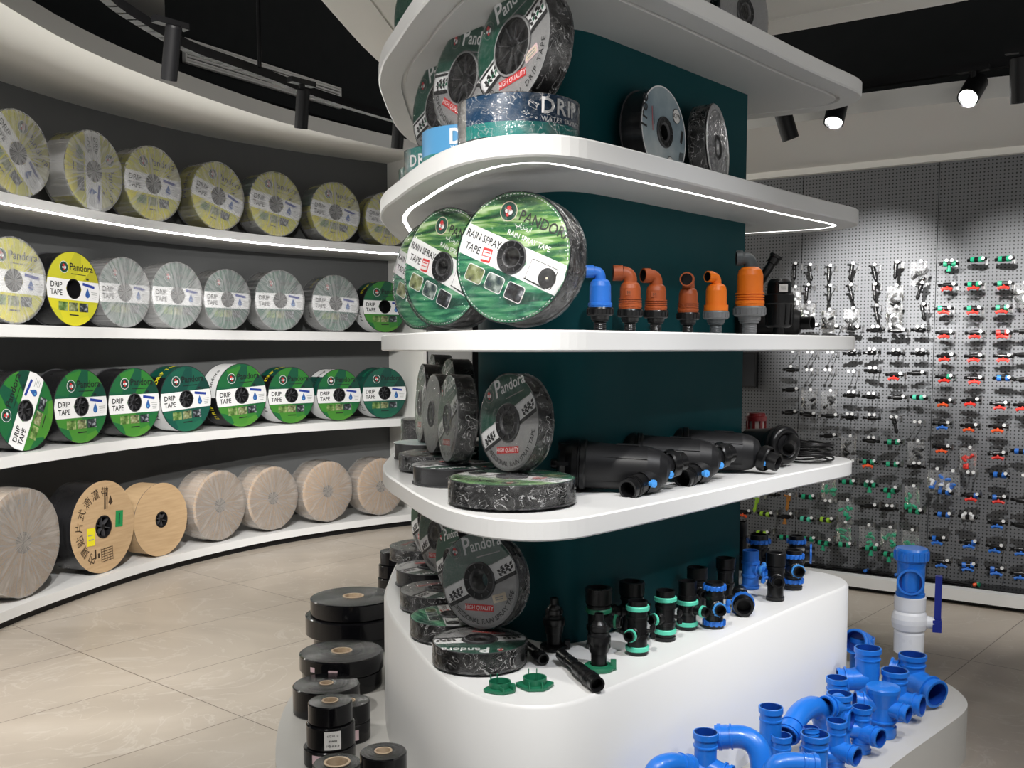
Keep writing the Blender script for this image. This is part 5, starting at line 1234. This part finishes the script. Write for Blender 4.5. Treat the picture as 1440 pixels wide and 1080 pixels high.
def blue_bend(px_pts, r, label, Ys, yaw=0, open0=True, open1=True, leg=None):
    """swept bend lying on the platform: px points with distances"""
    P = [at(px, py, Y) for (px, py), Y in zip(px_pts, Ys)]
    zmin = min(p.z for p in P) - r; P = [Vector((p.x, p.y, p.z - zmin + ZPL + .001)) if zmin < ZPL or True else p for p in P]
    if leg:     # standing: the far end runs straight down to the platform
        P = [at(px, py, Y) for (px, py), Y in zip(px_pts, Ys)]; q = P[-1]; P.append(Vector((q.x, q.y, q.z * .5 + ZPL * .5))); P.append(Vector((q.x, q.y, ZPL + .002 + r)))
    c = Vector((sum(p.x for p in P) / len(P), sum(p.y for p in P) / len(P), ZPL)); t = thing('pvc_fitting', tuple(c), label, 'pipe fitting', 0, 'blue pvc fittings on the platform')
    P = [p - c for p in P]
    P3 = P
    for _ in range(2):
        Q = [P3[0]]
        for a, b_ in zip(P3, P3[1:]): Q += [a * .75 + b_ * .25, a * .25 + b_ * .75]
        P3 = Q + [P3[-1]]
    mb = MB(); mb.bend([tuple(p) for p in P3], r * .92, BLUE, 28); mb.build('body', t)
    for e, q, op in ((P[0], P[1], open0), (P[-1], P[-2], open1)):
        d = (e - q).normalized(); mb = MB()
        mb.pipe(tuple(e - d * r * .2), d, r * 1.0, r * .96, BLUE, .12, BD, 28, depth=r * .8); mb.lathe([(r * .5, r * .96), (r * .52, r * 1.06), (r * .8, r * 1.06), (r * .8, r * .9)], BLUE, tuple(e - d * r * .2), d, 28)
        mb.lathe([(-r * .35, r * .92), (-r * .34, r * 1.02), (-r * .2, r * 1.02), (-r * .19, r * .92)], BLUE, tuple(e - d * r * .2), d, 28); mb.build('socket_end', t)
blue_bend([(1111, 1027), (1126, 1000), (1150, 992), (1160, 1020)], .032, 'large blue elbow with a dark mouth facing the viewer, against the podium wall', [2.58, 2.64, 2.70, 2.72], leg=1)
blue_bend([(1020, 1037), (1048, 1036), (1068, 1052), (1073, 1090)], .030, 'smooth blue bend arching left of the tall coupling', [2.38, 2.37, 2.35, 2.33], leg=1)
blue_bend([(1136, 1076), (1108, 1073), (1088, 1078), (1080, 1110)], .027, 'blue bend with its rim turned right at the bottom edge of the photo', [2.27, 2.27, 2.27, 2.27], leg=1)
blue_bend([(962, 1078), (942, 1074), (922, 1082), (915, 1110)], .027, 'blue elbow farthest left along the podium foot, cut by the bottom edge', [2.22, 2.20, 2.18, 2.18], leg=1)
if 0: blue_bend([(1022, 1078), (1008, 1076), (975, 1090)], .022, 'small blue bend beside the round-topped tee at the bottom edge', [2.36, 2.34, 2.28], leg=None)
blue_bend([(1158, 1012), (1150, 990), (1186, 985)], .026, 'blue bend tucked behind the flat-capped tee', [2.80, 2.84, 2.86]) if 0 else None

# the big ball valve with a tee on top
VX, VY = .401 * 3.34, 3.34; K = VY / FPX
t = thing('ball_valve', (VX, VY, ZPL), 'large white ball valve with dark blue lever standing at the platform tip', 'valve', toward((VX, VY)))
mb = MB(); mb.lathe([(0, .030), (.10, .030), (.10, .036), (.115, .036)], BLUED, n=28, caps=(True, False)); mb.build('stem_pipe', t)
mb = MB(); mb.lathe([(.095, .040), (.098, .0475), (.165, .049), (.172, .047), (.180, .0535), (.200, .0575), (.215, .0575), (.232, .053), (.240, .0485), (.246, .0500), (.288, .0505), (.290, .046)], PVCW, n=44, caps=(True, True))
mb.lathe([(.04, .022), (.078, .020)], PVCW, (0, 0, .205), (1, 0, 0), 24); mb.build('valve_body', t)
mb = MB(); mb.box((.086, 0, .197), (.028, .040, .040), BLUED)
mb.prism([(.076, -.012), (.097, -.012), (.097, .012), (.076, .012)], .21, .365, BLUED); mb.build('lever_handle', t)
t2 = thing('pvc_tee', (VX, VY, ZPL + .2905), 'blue screw-capped tee mounted on top of the white ball valve', 'pipe fitting', toward((VX, VY)))
mb = MB(); mb.lathe([(.0, .03), (.0, .046), (.012, .047), (.014, .044), (.10, .044), (.118, .047), (.120, .050), (.126, .050)], BLUE, n=40, caps=(True, False))
mb.pipe((0, -.02, .056), (0, -1, .05), .034, .043, BLUE, .16, BD, 36, depth=.02); mb.build('body', t2)
mb = MB(); mb.lathe([(.122, .050), (.124, .0545), (.150, .0545), (.158, .0535), (.164, .050), (.165, .001)], BLUE, n=40)
for k in range(18): mb.box((.055, 0, .140), (.003, .007, .028), BLUE, Matrix.Rotation(2 * math.pi * k / 18, 4, 'Z'))
mb.build('screw_cap', t2)
# ================================================================== PEGBOARD STOCK
def hook(u_out, px, py, label, two=0, L=.075):
    """steel peg with a round white end tag, standing out of the board"""
    p = wall_hit(px, py, L); b = Vector((p.x, p.y)) - wn * L
    t = thing('display_hook', (b.x, b.y, p.z), label, 'hook', WANG, 'steel display hooks on the pegboard')
    mb = MB()
    for dx in ((0,) if not two else (-.0135, .0135)):
        mb.lathe([(0, .0022), (L, .0022)], STEEL, (dx, 0, 0), (0, -1, 0), 8); mb.box((dx, -.004, -.012), (.012, .006, .034), STEEL)
    mb.build('peg', t); mb = MB()
    for dx in ((0,) if not two else (-.0135, .0135)):
        mb.lathe([(L, .0005), (L, .0088), (L + .003, .0088), (L + .003, .0005)], TAGW, (dx, 0, 0), (0, -1, 0), 18)
    mb.build('end_tag', t)
    return t
CN = {'r': ('red', REDP), 'o': ('orange', ORED), 'b': ('blue', BLUEV), 'g': ('green', GREENF), 'k': ('black', BLACK), 'l': ('lime', LIME), 't': ('teal', MINT), 'a': ('amber', BROWNP), 'w': ('white', PVCW)}
def stock(kind, px, py, c1, c2, label, sc=1.0, rnd=None):
    out = .085; p = wall_hit(px, py, out)
    nm = {'V': 'mini_valve', 'C': 'tube_connector', 'D': 'drip_emitter', 'B': 'bagged_fittings', 'T': 'tee_connector'}[kind]
    cat = {'V': 'valve', 'C': 'connector', 'D': 'emitter', 'B': 'bag of fittings', 'T': 'connector'}[kind]
    t = thing(nm, (p.x, p.y, p.z), label, cat, WANG + rnd.uniform(-.25, .25), 'small irrigation fittings on the pegboard')
    m1, m2 = CN[c1][1], CN[c2][1]; S = Matrix.Scale(sc, 4)
    def bar(mb, L=.092, r=.0125, z=0):
        mb.lathe([(-L / 2, .004), (-L / 2, r * .62), (-L * .42, r * .75), (-L * .40, r * .5), (-L * .36, r * .75), (-L * .34, r * .55), (-L * .24, r * .55), (-L * .23, r), (-L * .1, r * 1.05), (L * .1, r * 1.05), (L * .23, r), (L * .24, r * .55), (L * .34, r * .55), (L * .36, r * .75), (L * .40, r * .5), (L * .42, r * .75), (L / 2, r * .62), (L / 2, .004)], BLACK, (0, 0, z), (1, 0, rnd.uniform(-.08, .08)), 12)
    if kind in 'VCT':
        mb = MB(); mb.M = S; bar(mb); mb.build('body', t)
        if kind == 'V':
            mb = MB(); mb.M = S; mb.lathe([(0, .006), (.014, .006)], m1, (0, -.004, -.002), (0, -.5, -1), 10, (False, True))
            for s_ in (-1, 1): mb.bend([(0, -.012, -.019), (s_ * .012, -.014, -.017), (s_ * .025, -.014, -.024)], [.0065, .006, .009], m1, 8)
            mb.build('tap_handle', t)
        if c2 != 'k' or kind == 'C':
            for s_ in ((-1, 1) if kind == 'C' and c2 == c1 else (rnd.choice((-1, 1)),) if kind == 'V' and rnd.random() < .4 else (-1, 1)):
                if kind == 'C' and c1 == 'k': continue
                mb = MB(); mb.M = S; mb.lathe([(0, .008), (0, .0145), (.018, .0145), (.018, .008)], m2 if kind == 'V' else m1, (s_ * .019 - (.008), 0, 0), (1, 0, 0), 10); mb.build('nut', t)
        if kind == 'T':
            mb = MB(); mb.M = S; mb.lathe([(0, .008), (.028, .008), (.028, .0115), (.040, .0115)], m1, (0, 0, 0), (0, -.2, -1), 12, (False, True)); mb.build('nut', t)
    elif kind == 'D':
        mb = MB(); mb.M = S; d = Vector((rnd.uniform(-.25, .35), -.15, -1))
        mb.lathe([(-.012, .004), (-.010, .008), (.012, .009), (.014, .006), (.034, .0055), (.036, .008), (.046, .007), (.055, .002)], m1, (0, 0, 0), d, 12, (True, True)); mb.build('body', t)
        mb = MB(); mb.M = S; mb.lathe([(0, .004), (.018, .0045)], m1, (0, 0, .004), (rnd.choice((-1, 1)), -.3, .3), 10, (False, True)); mb.build('side_barb', t)
    elif kind == 'B':
        mb = MB(); mb.M = S
        for k in range(7):
            o = (rnd.uniform(-.026, .026), rnd.uniform(-.012, .008), rnd.uniform(-.085, -.02)); d = (rnd.uniform(-1, 1), rnd.uniform(-.4, .4), rnd.uniform(-1, 1))
            mb.lathe([(-.014, .004), (-.012, .007), (0, .008), (.012, .006), (.015, .002)], m2 if k % 2 else m1, o, d, 10, (True, True))
        mb.build('contents', t)
        mb = MB(); mb.M = S; vv = []; nx, nz = 6, 7
        for sd in (-1, 1):
            for j in range(nz):
                for i in range(nx):
                    u, v = i / (nx - 1) * 2 - 1, j / (nz - 1); th = .017 * (1 - u * u) * math.sin(math.pi * min(1, v * 1.05)) * sd
                    vv.append((u * .038 + rnd.uniform(-.003, .003), th + rnd.uniform(-.002, .002) - .002, .012 - v * .112 + rnd.uniform(-.002, .002)))
        fs = []
        for sd in (0, 1):
            b0 = sd * nx * nz
            for j in range(nz - 1):
                for i in range(nx - 1): fs.append((b0 + j * nx + i, b0 + j * nx + i + 1, b0 + (j + 1) * nx + i + 1, b0 + (j + 1) * nx + i))
        mb.add(vv, fs, FILM_BAG, True); mb.build('plastic_bag', t)
    return t
# (row of the board, photo column, photo row, kinds): kind + handle/body colour + nut colour; H one tag, P pair of tags
ROWS = [
 [(1117, 375, 'Dkk'), (1138, 377, 'Dkk'), (1166, 378, 'Dkk'), (1198, 375, 'Dkk'), (1228, 377, 'Dkk'), (1260, 373, 'Dkk'), (1293, 372, 'Bkk'), (1335, 371, 'PTgg'), (1374, 365, 'Cgk'), (1413, 364, 'Cgk')],
 [(1117, 408, 'Bkw'), (1135, 405, 'Dkk'), (1166, 406, 'Dkk'), (1195, 405, 'Dkk'), (1229, 404, 'Dkk'), (1259, 406, 'Bkk'), (1295, 402, 'Dkk'), (1333, 401, 'Vrk'), (1370, 400, 'Vrg'), (1412, 399, 'Vrg'), (1439, 402, 'Bkw')],
 [(1136, 430, 'Bkw'), (1165, 440, 'Bkk'), (1198, 438, 'Bkk'), (1231, 434, 'Dkk'), (1258, 436, 'Bkw'), (1297, 432, 'Dkk'), (1327, 434, 'Vrg'), (1369, 434, 'Vrg'), (1409, 433, 'Vrg')],
 [(1140, 458, 'Ckk'), (1168, 460, 'Ckk'), (1198, 461, 'Ckk'), (1231, 464, 'PCkk'), (1262, 465, 'Ckk'), (1294, 464, 'PCkk'), (1329, 468, 'Vrk'), (1371, 468, 'Vrk'), (1409, 468, 'Vrr'), (1440, 466, 'Ckk')],
 [(1115, 494, 'H'), (1139, 495, 'P'), (1167, 495, 'P'), (1198, 497, 'PCkk'), (1226, 496, 'PCkk'), (1260, 497, 'PCkk'), (1294, 497, 'PCkk'), (1330, 500, 'Vrk'), (1370, 501, 'Vrk'), (1411, 501, 'Vrk'), (1440, 499, 'Ckk')],
 [(1112, 520, 'HCkk'), (1138, 520, 'P'), (1164, 520, 'P'), (1197, 522, 'P'), (1227, 522, 'PCkk'), (1258, 527, 'Vrk'), (1289, 525, 'Ckk'), (1329, 530, 'Vrg'), (1370, 532, 'Vrk'), (1411, 532, 'Cbk'), (1440, 534, 'Ckk')],
 [(1112, 548, 'Ckk'), (1138, 553, 'Bkk'), (1166, 554, 'Bkk'), (1197, 556, 'PCkk'), (1225, 558, 'PCkk'), (1262, 559, 'Ckk'), (1292, 559, 'Ctt'), (1328, 564, 'Vok'), (1366, 563, 'Vrk'), (1406, 568, 'Vrk'), (1439, 570, 'Vrk')],
 [(1110, 580, 'Ckk'), (1136, 583, 'Ckk'), (1167, 585, 'Ckk'), (1195, 587, 'PCkk'), (1226, 588, 'PCkk'), (1257, 591, 'PDkk'), (1290, 593, 'P'), (1325, 596, 'Vbk'), (1364, 599, 'Vok'), (1404, 600, 'Vok')],
 [(1165, 613, 'Ckk'), (1194, 618, 'Bkk'), (1225, 620, 'PCkk'), (1256, 622, 'Cgk'), (1289, 625, 'Bkk'), (1325, 629, 'Vok'), (1362, 634, 'Brr'), (1403, 638, 'Vrk'), (1436, 635, 'Cbk')],
 [(1199, 648, 'H'), (1221, 650, 'Vog'), (1254, 653, 'Cgk'), (1289, 656, 'PCkk'), (1316, 664, 'Bbw'), (1338, 667, 'Bbw'), (1365, 664, 'P'), (1406, 668, 'Cbk'), (1439, 668, 'H')],
 [(1086, 695, 'HCkk'), (1166, 676, 'Bgg'), (1192, 678, 'Cgk'), (1223, 682, 'PTgg'), (1251, 690, 'Tgg'), (1283, 688, 'Bgg'), (1328, 692, 'Cbk'), (1366, 697, 'Vrb'), (1404, 700, 'Vrb'), (1436, 704, 'Ckk')],
 [(1065, 703, 'Dlk'), (1109, 700, 'Dak'), (1135, 699, 'Cgk'), (1164, 704, 'P'), (1190, 708, 'Bgg'), (1222, 712, 'Ckk'), (1251, 716, 'PCkk'), (1286, 719, 'Cgg'), (1327, 724, 'Cbb'), (1361, 727, 'PCww'), (1403, 735, 'Vbk'), (1436, 739, 'Ckk')],
 [(1045, 720, 'Vok'), (1076, 723, 'Cll'), (1104, 727, 'Tak'), (1133, 730, 'Ctk'), (1161, 731, 'Clk'), (1187, 739, 'Bgg'), (1220, 743, 'Bgg'), (1250, 746, 'Bgg'), (1281, 750, 'Bgg'), (1319, 758, 'Vbb'), (1363, 763, 'Vbb'), (1400, 769, 'Vbk'), (1436, 773, 'Vbk')],
 [(1071, 750, 'Cll'), (1104, 756, 'Cgw'), (1136, 758, 'Cgg'), (1158, 764, 'Tgg'), (1187, 766, 'Cgg'), (1225, 771, 'Tgg'), (1251, 780, 'Tgg'), (1324, 790, 'Vbk'), (1361, 795, 'Vbb'), (1401, 801, 'Vbb'), (1435, 807, 'Vbk')],
]
ORD = ['', 'first', 'second', 'third', 'fourth', 'fifth', 'sixth', 'seventh', 'eighth', 'ninth', 'tenth', 'eleventh', 'twelfth', 'thirteenth', 'fourteenth']
rnd = random.Random(11)
for ri, row in enumerate(ROWS):
    for ci, (px, py, code) in enumerate(row):
        pos = f'{ORD[ri + 1]} pegboard row from top, {ORD[ci + 1]} from the left'
        tags = code[0] if code[0] in 'HP' else ''
        body = code[1:] if tags else code
        what = ''
        if body:
            k, c1, c2 = body; n1 = CN[c1][0]
            what = {'V': f'tiny black valve with {n1} tap', 'C': f'tiny {n1} tube connector', 'D': f'tiny {n1} hanging emitter', 'B': f'small clear bag of {n1} fittings', 'T': f'tiny {n1} tee connector'}[k]
        if py < 760 or px > 1200 or True:
            hl = ('pair of white-tagged hooks, ' if tags == 'P' else 'white-tagged steel hook, ') + pos
            dz = 5 if body else 0
            hook(0, px + (0 if tags else 2 if code[0] in 'DB' else 8), py - dz + (3 if not tags and code[0] in 'VC' else 0), hl, two=(tags == 'P'), L=.115)
        if body: stock(k, px, py, c1, c2, f'{what}, {pos}', sc={'D': 1.45, 'B': 1.15}.get(k, 1.08), rnd=rnd)
# oddments on the ledge of the plinth
for px, py, c, lb in ((1218, 814, 'b', 'small dark blue fitting lying on the pegboard ledge left of the ball valve'), (1372, 833, 'o', 'orange and green fitting lying on the pegboard ledge near the right edge'), (1262, 806, 'b', 'small blue-black fitting on the ledge just left of the blue tee')):
    p = wall_hit(px, py + 6, .12); z = .092
    d_ = ray(px, py + 6); p = wall_hit(px, py, .11)
    t = thing('tube_connector', (p.x, p.y, z), lb, 'connector', .6)
    mb = MB(); mb.lathe([(-.02, .006), (-.016, .010), (.0, .009), (.016, .011), (.022, .006)], CN[c][1], (0, 0, .011), (1, 0, .0), 12, (True, True)); mb.build('body', t)
    mb = MB(); mb.lathe([(0, .010), (.016, .011)], GREENF if c == 'o' else BLACK, (.006, 0, .011), (0, -1, 0), 12, (True, True)); mb.build('nut', t)
p = wall_hit(1160, 800, .1)
t = thing('drip_tubing', (p.x, p.y, .091), 'black tubing lying along the pegboard ledge', 'tubing', WANG)
mb = MB(); pts = [(-.25 + .08 * k, .012 * math.sin(k * 1.3), .006) for k in range(14)]; mb.bend(pts, .005, BLACK, 8); mb.build('tube', t)

# everything rests a hair above the surface that carries it
for o in list(COL.objects):
    if o.parent is None and o.get('category') and o.name not in ('display_island', 'display_shelving') and any(abs(o.location.z - z) < 1e-5 for z in (ZPL, ZP, Z1, Z2, Z3, Z4)):
        o.location.z += .0015
